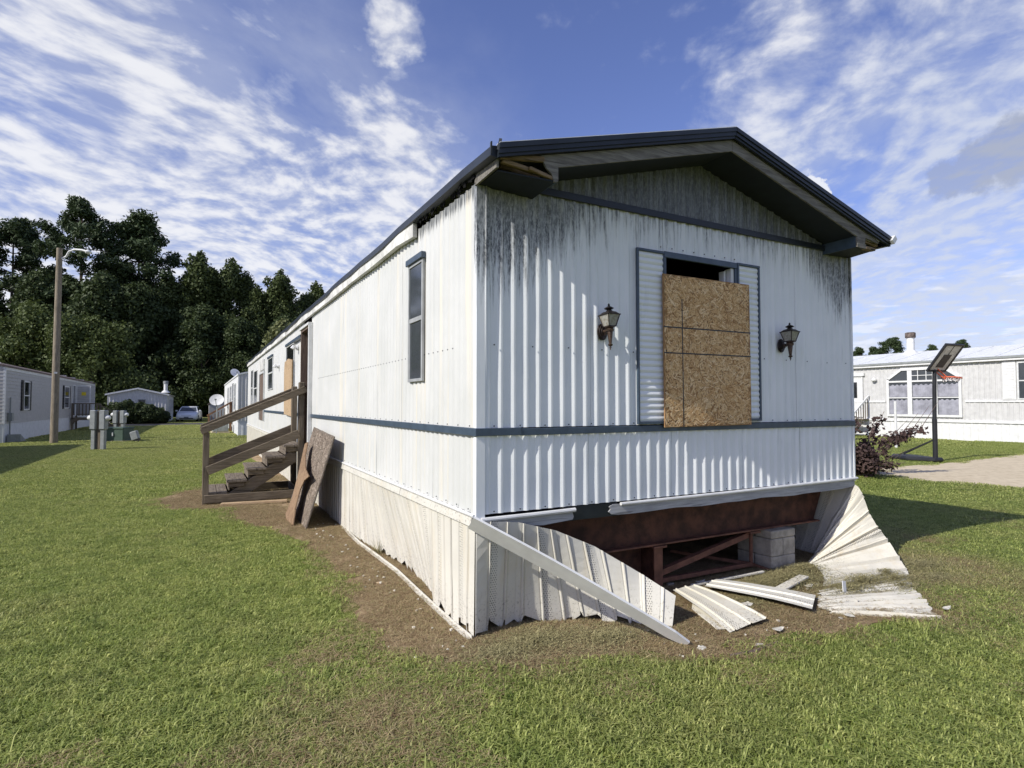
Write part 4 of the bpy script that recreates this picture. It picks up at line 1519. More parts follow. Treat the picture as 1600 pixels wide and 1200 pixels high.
flakes(7000, 1.58, 1.21, 9, gplace, M['osb_grey'], o, l1=.12)
tag(o, 'big weathered grey strand board leaning against the side wall', 'board', 'sheets leaning by the steps')
g = [(-.585, 5.19, .05), (-.605, 4.95, .0), (-.605, 4.56, .0), (-.58, 4.50, .02), (-.53, 4.62, .25), (-.47, 4.70, .44), (-.43, 4.60, .58), (-.405, 4.39, .655), (-.385, 4.80, .71), (-.34, 5.14, .86), (-.28, 5.30, 1.05), (-.30, 5.42, 1.02), (-.31, 5.46, .95), (-.42, 5.22, .60), (-.51, 5.08, .31)]
nn = Vector((.95, 0, -.28)).normalized() * .014
mb = MB()
ne = len(g)
mb.v = [tuple(Vector(p) + Vector((.0, 0, 0))) for p in g] + [tuple(Vector(p) + nn) for p in g]
mb.f = [tuple(range(ne)), tuple(range(2 * ne - 1, ne - 1, -1))] + [(i, (i + 1) % ne, ne + (i + 1) % ne, ne + i) for i in range(ne)]
o = mb.build('leaning_board', M['ply_brown'])
tag(o, 'torn brown plywood piece leaning in front of the grey strand board', 'board', 'sheets leaning by the steps')

# ------------------------------------------------------------------ neighbouring homes
def ribbed(name, p0, p1, z0, z1, out, m, parent, period=.2, depth=.02, ztop=None):
    """vertical ribbed wall between two plan points"""
    p0, p1 = Vector(p0), Vector(p1)
    Ln = (p1 - p0).length
    dv_ = (p1 - p0).normalized()
    on = Vector((out[0], out[1]))
    v, f = [], []
    k = 0
    us = []
    while k * period < Ln:
        for fr, o in ((0, 0), (.55, 0), (.68, 1), (.88, 1)):
            u = (k + fr) * period
            if u < Ln:
                us.append((u, o))
        k += 1
    us.append((Ln, 0))
    for u, o in us:
        q = p0 + dv_ * u + on * depth * o
        zt = ztop(u / Ln) if ztop else z1
        v += [(q.x, q.y, z0), (q.x, q.y, zt)]
    for i in range(len(us) - 1):
        f.append((2 * i, 2 * i + 2, 2 * i + 3, 2 * i + 1))
    return link(name, mesh_from(name, v, f), m, parent)


def lapped(name, p0, p1, z0, z1, out, m, parent, step=.15, depth=.024, ztop=None):
    """horizontal lap boards between two plan points"""
    p0, p1, on = Vector(p0), Vector(p1), Vector((out[0], out[1]))
    v, f = [], []
    z = z0
    top = max(z1, ztop(.5) if ztop else z1)
    while z < top - .01:
        zt = min(z + step, top)
        if z < z1 - .001:
            sp_ = [(0, 1)]
        else:
            fr = .5 * (z - z1) / max(.001, top - z1)
            sp_ = [(fr, 1 - fr)]
        for a, b in sp_:
            A, B = p0.lerp(p1, a), p0.lerp(p1, b)
            k = len(v)
            o0, o1 = on * depth, on * .001
            v += [(A.x + o0.x, A.y + o0.y, z), (B.x + o0.x, B.y + o0.y, z), (B.x + o1.x, B.y + o1.y, zt), (A.x + o1.x, A.y + o1.y, zt), (A.x, A.y, z), (B.x, B.y, z)]
            f += [(k, k + 1, k + 2, k + 3), (k, k + 4, k + 5, k + 1)]
        z += step
    return link(name, mesh_from(name, v, f), m, parent)


def wall_window(root, side, c, u0, u1, z0, z1, frame_m, pane_m='glass', bars=1, name='window', fw=.06, proud=.05):
    """window on a wall of a neighbour; side: ('x', x0, sx) wall at x0 facing sx, or ('y', y0, sy)"""
    ax, w0, sg = side

    def bx(mb, a0, a1, b0, b1, d0, d1):
        lo, hi = sorted((w0 + sg * d0, w0 + sg * d1))
        if ax == 'x':
            mb.box(lo, hi, a0, a1, b0, b1)
        else:
            mb.box(a0, a1, lo, hi, b0, b1)
    mb = MB()
    bx(mb, u0, u0 + fw, z0, z1, .0, proud)
    bx(mb, u1 - fw, u1, z0, z1, .0, proud)
    bx(mb, u0 + fw, u1 - fw, z0, z0 + fw, .0, proud)
    bx(mb, u0 + fw, u1 - fw, z1 - fw, z1, .0, proud)
    for i in range(bars):
        zm = z0 + (z1 - z0) * (i + 1) / (bars + 1)
        bx(mb, u0 + fw, u1 - fw, zm - fw * .4, zm + fw * .4, .0, proud * .8)
    fr = mb.build(name, M[frame_m], root)
    for i in range(bars + 1):
        a = z0 + fw + (z1 - z0 - 2 * fw) * i / (bars + 1)
        b = z0 + fw + (z1 - z0 - 2 * fw) * (i + 1) / (bars + 1)
        p = MB()
        bx(p, u0 + fw, u1 - fw, a + fw * .42 * (i > 0), b - fw * .42 * (i < bars), .0, proud * .45)
        link('pane', p.mesh('pane'), M[pane_m], fr)
    return fr


def gable_roof(root, x0, x1, y0, y1, ze, zr, m, over=.12, th=.08, name='roof'):
    xm = (x0 + x1) / 2
    mb = MB()
    for (a, b) in ((x0 - over, xm), (xm, x1 + over)):
        za = ze if a < xm else zr
        zb = zr if a < xm else ze
        mb.hexa([(a, y0 - over, za), (b, y0 - over, zb), (b, y1 + over, zb), (a, y1 + over, za), (a, y0 - over, za + th), (b, y0 - over, zb + th), (b, y1 + over, zb + th), (a, y1 + over, za + th)])
    return mb.build(name, M[m], root)


def flue(root, x, y, z0, z1, r, m, cap_m):
    mb = MB().lathe([(r, z0), (r, z1 - r * 1.2)], (x, y, 0), 12).build('flue', M[m], root, smooth=True)
    c = MB().lathe([(r * 1.05, z1 - r * 1.6), (r * 1.3, z1 - r * 1.5), (r * 1.3, z1 - .03), (r * 1.1, z1)], (x, y, 0), 12)
    link('flue_cap', c.mesh('flue_cap', True), M[cap_m], mb)
    mb2 = MB().lathe([(r * 2.4, z0 - .02), (r * 1.1, z0 + r * 1.2)], (x, y, 0), 12)
    link('flashing', mb2.mesh('flashing', True), M['white'], mb)


# grey lap-sided home across the lawn, and the next one of its row outside the picture (it throws the shade on the lawn)
def lap_home(y0, y1, label, wx=-8.8):
    t = thing('lap_sided_home', label, 'mobile home', (wx, y0, 0), 0, 'grey homes across the lawn')
    Ln = y1 - y0
    X0 = -4.6
    ztop = lambda s: 3.18 + (1 - abs(s - .5) * 2) * .62
    lapped('siding', (0, 0), (0, Ln), .80, 3.16, (1, 0), M['dark_siding'], t)
    lapped('siding', (X0, 0), (0, 0), .80, 3.16, (0, -1), M['dark_siding'], t, ztop=ztop)
    lapped('siding', (X0, Ln), (0, Ln), .80, 3.16, (0, 1), M['dark_siding'], t, ztop=ztop)
    lapped('siding', (X0, 0), (X0, Ln), .80, 3.16, (-1, 0), M['dark_siding'], t)
    for a, b, o in (((.0, 0), (0, Ln), (1, 0)), ((X0, 0), (0, 0), (0, -1)), ((X0, 0), (X0, Ln), (-1, 0)), ((X0, Ln), (0, Ln), (0, 1))):
        ribbed('skirting', a, b, 0, .80, o, M['skirt_plain'], t, .25, .012)
    for cx, cy in ((-.05, -.02), (-.05, Ln - .06), (X0 - .02, -.02)):
        MB().box(cx, cx + .08, cy, cy + .09, .78, 3.16).build('corner_trim', M['white'], t)
    MB().box(.016, .03, .08, Ln, 3.03, 3.16).build('frieze_board', M['white'], t)
    r = gable_roof(t, X0, 0, 0, Ln, 3.15, 3.75, 'shingle', .06)
    return t


def skirt_plain():
    M['skirt_plain'] = plain('plain_skirting', (.60, .61, .62), .6, var=.05)


skirt_plain()
lh = lap_home(27.4, 50.6, 'mid grey lap-sided home with black shutters and a deck behind the utility pole')
lap_home(5.5, 24.0, 'grey lap-sided home nearer than the utility pole, at the edge of the lawn', -10.0)
for (a, b, z0, z1, bars) in ((2.75, 3.75, 1.34, 2.68, 1), (11.75, 13.2, 1.36, 2.70, 1)):
    wall_window(lh, ('x', .02, 1), None, a, b, z0, z1, 'white', 'glass_dark', bars)
    for s in (a - .34, b + .02):
        q = MB().box(.02, .06, s, s + .32, z0 - .02, z1 + .02)
        for k in range(8):
            q.box(.06, .068, s + .03, s + .29, z0 + .05 + k * .16, z0 + .16 + k * .16)
        q.build('shutter', M['black_plastic'], lh)
wall_window(lh, ('x', .02, 1), None, 14.3, 15.15, .85, 2.85, 'white', 'glass', 0, 'door')
t = lh
sd = MB()
for q in ((.05, .12, 2.78, 2.86), (.05, .85, 2.78, 2.86)):
    pass
sd.box(.07, .14, 15.2, 15.24, .9, 2.84).box(.78, .85, 15.2, 15.24, .9, 2.84).box(.14, .78, 15.2, 15.24, 2.77, 2.84).box(.14, .78, 15.2, 15.24, .9, 1.0).box(.14, .78, 15.2, 15.24, 1.64, 1.72)
sdo = sd.build('storm_door', M['white'], lh, label='open storm door with a yellow notice')
q = MB()
for k in range(8):
    q.box(.14, .78, 15.205 + .004 * (k % 2), 15.235, 1.725 + k * .1305, 1.725 + (k + 1) * .1305 - .012)
link('panel', q.mesh('panel'), M['dark_siding'], sdo)
link('notice', MB().box(.36, .60, 15.196, 15.199, 2.18, 2.40).mesh('notice'), M['yellow'], sdo)
link('panel', MB().box(.14, .78, 15.21, 15.23, 1.0, 1.64).mesh('panel'), M['dark_siding'], sdo)
# wall lamp and meter near its corner
MB().box(.02, .12, 9.3, 9.42, 2.05, 2.2).build('wall_lamp', M['white'], lh)
MB().tube([(.08, .55, 0), (.08, .55, 1.9)], .03, 6).box(.02, .18, .42, .68, .9, 1.25).build('service_pipe', M['grey_metal'], lh)
q = MB().prism([(.3, 0), (1.3, 0), (.3, .35)], 'yz', .05, .5)
q.build('splash_ramp', M['grey_metal'], lh)

# deck beside it
dk = thing('timber_deck', 'dark timber deck with white-capped balusters at the grey home door', 'deck', (-8.72, 41.1, 0))
MB().box(0, 1.35, 0, 1.5, .70, .78).build('deck_floor', M['wood'], dk)
for (x, y) in ((.0, 0), (1.26, 0), (1.26, 1.4), (0, 1.4)):
    MB().box(x, x + .09, y, y + .09, 0, 1.68).build('post', M['wood_z'], dk)
for z in (.95, 1.62):
    MB().box(.09, 1.26, .02, .07, z, z + .07).build('rail', M['wood'], dk)
for k in range(6):
    MB().box(.18 + k * .18, .25 + k * .18, .0, .02, .90, 1.62).build('baluster', M['white'] if k in (0, 5) else M['wood_z'], dk)
poly = [(.09, .70), (.09, .35), (.22, .52), (.42, .62), (.93, .62), (1.13, .52), (1.26, .35), (1.26, .70)]
MB().prism(poly, 'xz', .0, .04).build('arch_brace', M['wood'], dk)
for i in range(4):
    MB().box(1.36 + i * .26, 1.62 + i * .26, .1, 1.4, .60 - i * .17, .64 - i * .17).build('tread', M['wood_y'], dk)
MB().bar((1.30, .04, 1.66), (2.40, .04, .98), .04, .08).bar((2.36, .04, .98), (2.36, .04, 0), .08, .08, (0, 1, 0)).build('stair_rail', M['wood'], dk)
MB().bar((1.36, .1, .66), (2.40, .1, .02), .04, .22).build('stringer', M['wood'], dk)

# pale home at the end of the lane
fh = thing('distant_home', 'pale ribbed home with a low gable and flue behind the round hedge', 'mobile home', (-8.5, 55, 0))
zt_ = lambda s: 2.45 + (1 - abs(s - .5) * 2) * .52
ribbed('siding', (0, 0), (4.3, 0), .62, 2.45, (0, -1), M['grey_siding'], fh, .25, .02, zt_)
ribbed('siding', (4.3, 0), (4.3, 13), .62, 2.45, (1, 0), M['grey_siding'], fh, .3, .02)
ribbed('siding', (0, 0), (0, 13), .62, 2.45, (-1, 0), M['grey_siding'], fh, .5, .02)
ribbed('siding', (0, 13), (4.3, 13), .62, 2.45, (0, 1), M['grey_siding'], fh, .5, .02, zt_)
for a, b, o in (((0, 0), (4.3, 0), (0, -1)), ((4.3, 0), (4.3, 13), (1, 0)), ((0, 0), (0, 13), (-1, 0)), ((0, 13), (4.3, 13), (0, 1))):
    ribbed('skirting', a, b, 0, .62, o, M['skirt_plain'], fh, .4, .012)
gable_roof(fh, 0, 4.3, 0, 13, 2.42, 2.95, 'far_roof', .15)
for sx, (a, b) in enumerate(((-.16, 2.15), (2.15, 4.46))):
    za, zb_ = (2.36, 2.90) if sx == 0 else (2.90, 2.36)
    MB().hexa([(a, -.20, za), (b, -.20, zb_), (b, -.17, zb_), (a, -.17, za), (a, -.20, za + .13), (b, -.20, zb_ + .13), (b, -.17, zb_ + .13), (a, -.17, za + .13)]).build('rake_board', M['white'], fh)
wall_window(fh, ('y', -.02, -1), None, 2.15, 2.75, 1.35, 2.05, 'grey_metal', 'glass', 1)
for a in (3.2, 6.4, 8.8, 10.6):
    wall_window(fh, ('x', 4.32, 1), None, a, a + .9, 1.1, 2.15, 'white', 'glass_dark', 1)
flue(fh, 3.9, 6.2, 2.75, 3.85, .17, 'dish', 'grey_metal')

# white home next in the row behind the derelict one
nh = thing('white_home', 'white ribbed home beyond the derelict one with a dish on its roof', 'mobile home', (0.05, 29.1, 0))
zt_ = lambda s: 3.12 + (1 - abs(s - .5) * 2) * .55
ribbed('siding', (0, 0), (4.27, 0), .75, 3.12, (0, -1), M['grey_siding'], nh, .2, .03, zt_)  # grey on a white home: the shade of this end put into the colour
ribbed('siding', (0, 0), (0, 19), .75, 3.12, (-1, 0), M['siding_plain'] if 'siding_plain' in M else M['white'], nh, .2, .012)
ribbed('siding', (4.27, 0), (4.27, 19), .75, 3.12, (1, 0), M['white'], nh, .5, .012)
ribbed('siding', (0, 19), (4.27, 19), .75, 3.12, (0, 1), M['white'], nh, .5, .012, zt_)
for a, b, o in (((0, 0), (4.27, 0), (0, -1)), ((0, 0), (0, 19), (-1, 0)), ((4.27, 0), (4.27, 19), (1, 0))):
    ribbed('skirting', a, b, 0, .75, o, M['skirt_plain'], nh, .3, .012)
gable_roof(nh, 0, 4.27, 0, 19, 3.10, 3.66, 'roof', .05)
MB().box(-.03, .03, -.04, .03, .7, 3.12).build('corner_trim', M['white'], nh)
for a, b, z0, z1, nm in ((2.2, 3.0, 1.3, 2.75, 'window'), (4.6, 5.6, .8, 2.85, 'door'), (7.5, 8.5, 1.3, 2.75, 'window'), (11, 12, 1.3, 2.75, 'window')):
    wall_window(nh, ('x', -.014, -1), None, a, b, z0, z1, 'alu', 'glass', 1, nm)


def dish(loc, r, az, label, h0):
    t = thing('satellite_dish', label, 'satellite dish', loc)
    mb = MB()
    ax_ = Vector((math.sin(az), -math.cos(az), .45)).normalized()
    s = ax_.cross(Vector((0, 0, 1))).normalized()
    u = s.cross(ax_).normalized()
    n = 20
    rings = [(.0, .0), (.35, .02), (.7, .08), (1.0, .17), (1.02, .16), (.7, .055), (.35, -.005), (.0, -.03)]
    c0 = Vector((0, 0, h0))
    for rr, dd in rings:
        for j in range(n):
            a = 2 * math.pi * j / n
            mb.v.append(tuple(c0 + (s * math.cos(a) + u * math.sin(a) * .92) * r * rr + ax_ * dd * r))
    for i in range(len(rings) - 1):
        for j in range(n):
            a, b = i * n + j, i * n + (j + 1) % n
            mb.f.append((a, b, b + n, a + n))
    mb.build('reflector', M['dish'], t, smooth=True)
    MB().tube([(0, 0, 0), (0, 0, h0 - .05), tuple(c0 - ax_ * .03)], .03, 8).build('mast', M['grey_metal'], t)
    f_ = c0 + ax_ * r * 1.0 - u * r * .35
    q = MB().tube([tuple(c0 - u * r * .95 + ax_ * r * .1), tuple(f_)], .018, 6)
    q.box(f_.x - .05, f_.x + .05, f_.y - .05, f_.y + .05, f_.z - .03, f_.z + .05)
    q.build('feed_arm', M['grey_metal'], t)


dish((-.86, 32.0, 0), .36, R(-12), 'big pale satellite dish on a ground mast by the brown steps', 1.83)
dish((.10, 34.2, 3.12), .27, R(25), 'small satellite dish on the roof edge of the white home', .34)
# steps with brown rail at that home
bs = thing('brown_steps', 'red-brown timber steps with slatted rail at the white home', 'steps', (-1.25, 34.6, 0))
for (x, y, h) in ((0, 0, .92), (1.15, 0, 1.75), (1.15, 1.1, 1.75), (0, 1.1, .92)):
    MB().box(x, x + .09, y, y + .09, 0, h).build('post', M['wood_red'], bs)
for y in (.02, 1.12):
    MB().bar((-.05, y, .93), (1.24, y, 1.74), .06, .08).build('handrail', M['wood_red'], bs)
for k in range(6):
    x = .17 + k * .17
    MB().box(x, x + .04, .03, .06, .15 + k * .11, .95 + k * .107).build('baluster', M['wood_red'], bs)
for i in range(4):
    MB().box(.05 + i * .28, .33 + i * .28, .05, 1.15, .17 + i * .18, .21 + i * .18).build('tread', M['wood_y'], bs)
MB().bar((.0, .09, .1), (1.15, .09, .85), .04, .2).build('stringer', M['wood_red'], bs)
ac = thing('air_conditioner', 'grey louvred air conditioner unit on the grass by the white home', 'air conditioner', (-1.02, 32.7, 0), R(4))
MB().box(0, .78, 0, .70, .08, .68).build('case', M['grey_metal'], ac, bevel=.02)
MB().box(-.06, .84, -.06, .76, 0, .08).build('pad', M['concrete'], ac)
mb = MB()
for k in range(9):
    mb.box(.04, .74, -.012, -.001, .14 + k * .057, .165 + k * .057)
mb.build('louvres', M['alu'], ac)
MB().lathe([(.30, .68), (.30, .70), (.05, .71)], (.39, .35, 0), 16).build('fan_guard', M['black_plastic'], ac)

# pale shed edge seen between the trees and the white home
sh_ = thing('garden_shed', 'small grey shed in the shade under the trees', 'shed', (-.9, 60, 0))
MB().prism([(0, 0), (2.2, 0), (2.2, 1.6), (1.1, 2.2), (0, 1.6)], 'xz', 0, 2.4).build('body', M['dark_siding'], sh_)
MB().hexa([(-.1, -.1, 1.58), (1.1, -.1, 2.22), (1.1, 2.5, 2.22), (-.1, 2.5, 1.58), (-.1, -.1, 1.64), (1.1, -.1, 2.28), (1.1, 2.5, 2.28), (-.1, 2.5, 1.64)]).hexa([(1.1, -.1, 2.22), (2.3, -.1, 1.58), (2.3, 2.5, 1.58), (1.1, 2.5, 2.22), (1.1, -.1, 2.28), (2.3, -.1, 1.64), (2.3, 2.5, 1.64), (1.1, 2.5, 2.28)]).build('roof', M['shingle'], sh_)
MB().box(.7, 1.5, -.04, -.002, 0, 1.5).build('door', M['grey_siding'], sh_)

# ------------------------------------------------------------------ pale grey home on the other side
gh = thing('grey_home', 'pale grey home with white bay window behind the basketball hoop', 'mobile home', (28.3, -8.0, 0))
LG = 26.0
WX = 7.2
zt_ = lambda s: 3.60 + (1 - abs(s - .5) * 2) * .72
ribbed('siding', (0, 0), (0, LG), .88, 3.62, (-1, 0), M['grey_siding'], gh, .2, .02)
ribbed('siding', (0, 0), (WX, 0), .88, 3.6, (0, -1), M['grey_siding'], gh, .3, .02, zt_)
ribbed('siding', (0, LG), (WX, LG), .88, 3.6, (0, 1), M['grey_siding'], gh, .3, .02, zt_)
ribbed('siding', (WX, 0), (WX, LG), .88, 3.6, (1, 0), M['grey_siding'], gh, .6, .02)
for a, b, o in (((0, 0), (0, LG), (-1, 0)), ((0, 0), (WX, 0), (0, -1)), ((0, LG), (WX, LG), (0, 1)), ((WX, 0), (WX, LG), (1, 0))):
    ribbed('skirting', a, b, 0, .80, o, M['white'], gh, .28, .014)
for (a, b) in ((0, 17.5), (20.9, LG)):
    MB().box(-.05, -.021, a, b, 1.70, 1.80).build('belt_trim', M['white'], gh)
MB().box(-.06, .0, 0, LG, .79, .90).build('skirting_rail', M['white'], gh)
xm = WX / 2
roofg = MB()
for (a, b, za, zb_) in ((-.12, xm, 3.60, 4.36), (xm, WX + .12, 4.36, 3.60)):
    roofg.hexa([(a, -.15, za), (b, -.15, zb_), (b, LG + .15, zb_), (a, LG + .15, za), (a, -.15, za + .05), (b, -.15, zb_ + .05), (b, LG + .15, zb_ + .05), (a, LG + .15, za + .05)])
rg = roofg.build('roof', M['roof'], gh)
for k in range(18):
    y = .4 + k * 1.45
    q = MB().bar((-.12, y, 3.655), (xm, y, 4.415), .05, .03)
    link('seam', q.mesh('seam'), M['roof'], rg)
MB().box(-.20, -.11, -.15, LG + .15, 3.55, 3.65).build('gutter', M['grey_metal'], gh)
MB().box(-.17, -.06, -.15, LG + .15, 3.46, 3.53).build('gutter', M['dish'], gh)
# bay window: three tall lights under a clipped head
Y0, Y1 = 17.62, 20.82
zb0, zs, zh = 1.02, 2.80, 3.36
y = [Y0, Y0 + 1.06, Y0 + 2.14, Y1]
poly_o = [(Y0, zb0), (Y1, zb0), (Y1, zs + .08), (Y1 - .72, zh), (Y0 + .72, zh), (Y0, zs + .08)]
mb = MB()
fw = .11


def bx_(a0, a1, b0, b1, d=.09):
    mb.box(-d, -.0, a0, a1, b0, b1)


bx_(Y0, Y0 + fw, zb0, zs + .05)
bx_(Y1 - fw, Y1, zb0, zs + .05)
bx_(y[1] - .10, y[1] + .10, zb0 + fw, zh - .13)
bx_(y[2] - .10, y[2] + .10, zb0 + fw, zh - .13)
bx_(Y0 + fw, Y1 - fw, zb0, zb0 + fw, .10)
bx_(Y0 + .66, Y1 - .66, zh - .13, zh, .10)
for i in range(3):
    bx_(y[i] + .102, y[i + 1] - .102, zs - .13, zs - .05, .085)
    bx_(y[i] + .102, y[i + 1] - .102, 1.90, 1.95, .08)
mb.hexa([(-.09, Y0, zs + .05), (-.0, Y0, zs + .05), (-.0, Y0 + .68, zh - .0), (-.09, Y0 + .68, zh - .0), (-.09, Y0 + .11, zs - .0), (-.0, Y0 + .11, zs - .0), (-.0, Y0 + .70, zh - .13), (-.09, Y0 + .70, zh - .13)])
mb.hexa([(-.09, Y1, zs + .05), (-.0, Y1, zs + .05), (-.0, Y1 - .68, zh - .0), (-.09, Y1 - .68, zh - .0), (-.09, Y1 - .11, zs - .0), (-.0, Y1 - .11, zs - .0), (-.0, Y1 - .70, zh - .13), (-.09, Y1 - .70, zh - .13)])
bx_(y[1] + .10, y[2] - .10, zs + .16, zs + .19, .08)
for k in (1, 2):
    yy = y[1] + (y[2] - y[1]) * k / 3
    bx_(yy - .015, yy + .015, zs - .049, zh - .131, .078)
bay = mb.build('bay_window', M['white'], gh)
for i in range(3):
    q = MB().box(-.045, -.035, y[i] + .1, y[i + 1] - .1, zb0 + fw, zs - .13)
    link('pane', q.mesh('pane'), M['bay_glass'] if 'bay_glass' in M else M['glass'], bay)
    # gathered curtains inside, scalloped valance
    v, f = [], []
    n = 28
    ya, yb = y[i] + .12, y[i + 1] - .12
    for k in range(n + 1):
        yy = ya + (yb - ya) * k / n
        off = .012 * math.sin(k * 1.9)
        v += [(-.052 + off * .3, yy, zb0 + fw + .01), (-.052 + off * .3, yy, 1.82 + .03 * math.sin(k * .9)), (-.053 + off * .3, yy, 1.97), (-.053 + off * .3, yy, zs - .26 + .03 * math.sin(k * .9))]
    for k in range(n):
        a = k * 4
        f += [(a, a + 4, a + 5, a + 1), (a + 2, a + 6, a + 7, a + 3)]
    link('curtain', mesh_from('curtain', v, f), M['curtain'], bay)
q = MB().prism([(y[1] + .10, zs - .05), (y[2] - .10, zs - .05), (y[2] - .10, zh - .13), (y[1] + .10, zh - .13)], 'yz', -.045, -.035)
q.prism([(Y0 + .12, zs - .05), (y[1] - .10, zs - .05), (y[1] - .10, zh - .13), (Y0 + .72, zh - .13), (Y0 + .13, zs + .02)], 'yz', -.045, -.035)
q.prism([(Y1 - .12, zs - .05), (y[2] + .10, zs - .05), (y[2] + .10, zh - .13), (Y1 - .72, zh - .13), (Y1 - .13, zs + .02)], 'yz', -.045, -.035)
link('pane', q.mesh('pane'), M['glass'], bay)
# second window and its shutters, door, wall lamp, flue, scuffs
wall_window(gh, ('x', -.02, -1), None, 14.0, 15.62, 1.80, 3.38, 'alu', 'glass', 1)
for (a, b) in ((15.66, 16.12), (13.5, 13.96)):
    q = MB().box(-.05, -.022, a, b, 1.78, 3.42)
    sh2 = q.build('shutter', M['white'], gh)
    for (z0, z1) in ((1.86, 2.52), (2.64, 3.34)):
        r_ = MB()
        for k in range(6):
            zz_ = z0 + (z1 - z0) * k / 6
            r_.box(-.060, -.051, a + .06, b - .06, zz_, zz_ + (z1 - z0) / 6 - .03)
        link('louvre', r_.mesh('louvre'), M['white'], sh2)
wall_window(gh, ('x', -.02, -1), None, 22.0, 22.85, .95, 3.05, 'white', 'white', 0, 'door')
q = MB().box(-.075, -.055, 22.3, 22.5, 1.95, 2.75)
q.build('door_light', M['glass_dark'], gh)
q = MB().box(-.12, -.02, 21.9, 22.95, 3.06, 3.20)
q.build('door_hood', M['white'], gh)
mb = MB().lathe([(.02, -.12), (.12, -.06), (.12, .0), (.04, .08)], (-.12, 21.4, 2.86), 10)
mb.build('wall_lamp', M['dish'], gh)
flue(gh, xm - .4, 21.35, 4.25, 5.42, .185, 'dish', 'cap_rust')
# porch steps at that home
ps = thing('porch_steps', 'grey porch steps with slim balusters at the pale grey home door', 'steps', (26.7, 13.7, 0))
for i in range(5):
    MB().box(.1 + i * .28, .42 + i * .28, 0, 1.2, .15 + i * .17, .19 + i * .17).build('tread', M['wood_y'], ps)
for y_ in (0, 1.15):
    MB().bar((0, y_, 1.0), (1.55, y_, 2.05), .05, .08).build('handrail', M['white'], ps)
    for k in range(8):
        MB().box(.06 + k * .19, .09 + k * .19, y_ - .015, y_ + .015, .15 + k * .12, 1.03 + k * .128).build('baluster', M['wood_z'], ps)
    MB().box(-.05, .04, y_ - .045, y_ + .045, 0, 1.05).build('post', M['wood_z'], ps)

# ------------------------------------------------------------------ basketball hoop
bh = thing('basketball_hoop', 'portable basketball hoop with a tilted backboard on the concrete edge', 'basketball hoop', (16.35, 5.03, 0))
MB().tube([(0, 0, .05), (.0, 0, 1.2)], .062, 10).tube([(0, 0, 1.18), (.02, -.02, 2.56)], .052, 10).build('pole', M['black_plastic'], bh, smooth=True)
poly = [(-.95, 1.18), (-.55, 1.42), (-.05, .95), (.12, .22), (.10, -.10), (-.10, -.18), (-.72, .30)]
poly = [(.14, -.16), (.16, .14), (.45, .62), (.55, 1.02), (.25, 1.30), (-.15, 1.10), (-.42, .55), (-.16, -.12)]
b = MB().prism(poly, 'xy', 0, .13)
b.build('base_tank', M['black_plastic'], bh, bevel=.045)
MB().bar((.30, .98, .14), (.01, .03, .62), .03, .03).bar((-.12, .90, .14), (-.01, .03, .62), .03, .03).build('brace', M['black_plastic'], bh)
e1, e2 = Vector((.734, -.112, 0)), Vector((-.061, -.535, .72))
nb = e1.cross(e2).normalized()
B0 = Vector((-.248, .061, 2.526))


def brd(a0, a1, b0, b1, t0, t1):
    c = []
    for t in (t0, t1):
        for (a, b) in ((a0, b0), (a1, b0), (a1, b1), (a0, b1)):
            c.append(B0 + e1 * a + e2 * b + nb * t)
    return c


MB().hexa(brd(.06, .94, .05, .95, -.012, .012)).build('backboard', M['board_paint'], bh)
mb = MB()
for q in ((0, 1, 0, .065), (0, 1, .935, 1.0), (0, .085, .066, .934), (.915, 1, .066, .934)):
    mb.hexa(brd(*q, -.03, .03))
mb.build('board_frame', M['black_plastic'], bh, bevel=.008)
MB().hexa(brd(.30, .70, .16, .62, -.02, .02)).build('target_panel', M['black_plastic'], bh)
MB().hexa(brd(.49, .51, .62, .93, .012, .02)).hexa(brd(.49, .51, .62, .93, -.02, -.012)).build('board_line', M['black_plastic'], bh)
rc = Vector((.53, -.20, 2.345))
mb = MB()
ring = [tuple(rc + Vector((math.cos(a), math.sin(a), .10 * -math.cos(a))) * .23) for a in [i * math.pi / 12 for i in range(25)]]
mb.tube(ring, .019, 6)
mb.bar(tuple(B0 + e1 * .5 + e2 * .10), tuple(rc + Vector((-.22, .02, .02))), .05, .02)
mb.bar(tuple(B0 + e1 * .42 + e2 * .02), tuple(rc + Vector((-.20, .06, -.04))), .02, .03)
mb.build('rim', M['red_rim'], bh)
mb = MB()
for i in range(12):
    a = i * math.pi / 6
    p0 = rc + Vector((math.cos(a), math.sin(a), -.1 * math.cos(a))) * .225
    for s_ in (-1, 1):
        b_ = a + s_ * .35
        p1 = rc + Vector((math.cos(b_) * .17 - .05, math.sin(b_) * .17, -.09 + .02 * math.sin(i)))
        mb.tube([tuple(p0), tuple(p1)], .010, 4, False)
mb.build('net', M['net'], bh)
# pale pipe and bucket behind the plum bush
o = MB().tube([(20.9, 8.5, 0), (20.9, 8.5, 1.72)], .045, 8).build('standpipe', M['white'])
tag(o, 'thin white standpipe on the grass behind the plum bush', 'pipe')
bk = thing('bucket', 'white bucket on the grass beside the hoop base', 'bucket', (15.9, 6.65, 0))
MB().lathe([(.11, 0), (.14, .30), (.145, .31), (.13, .31), (.10, .02)], (0, 0, 0), 16).build('body', M['white'], bk, smooth=True)

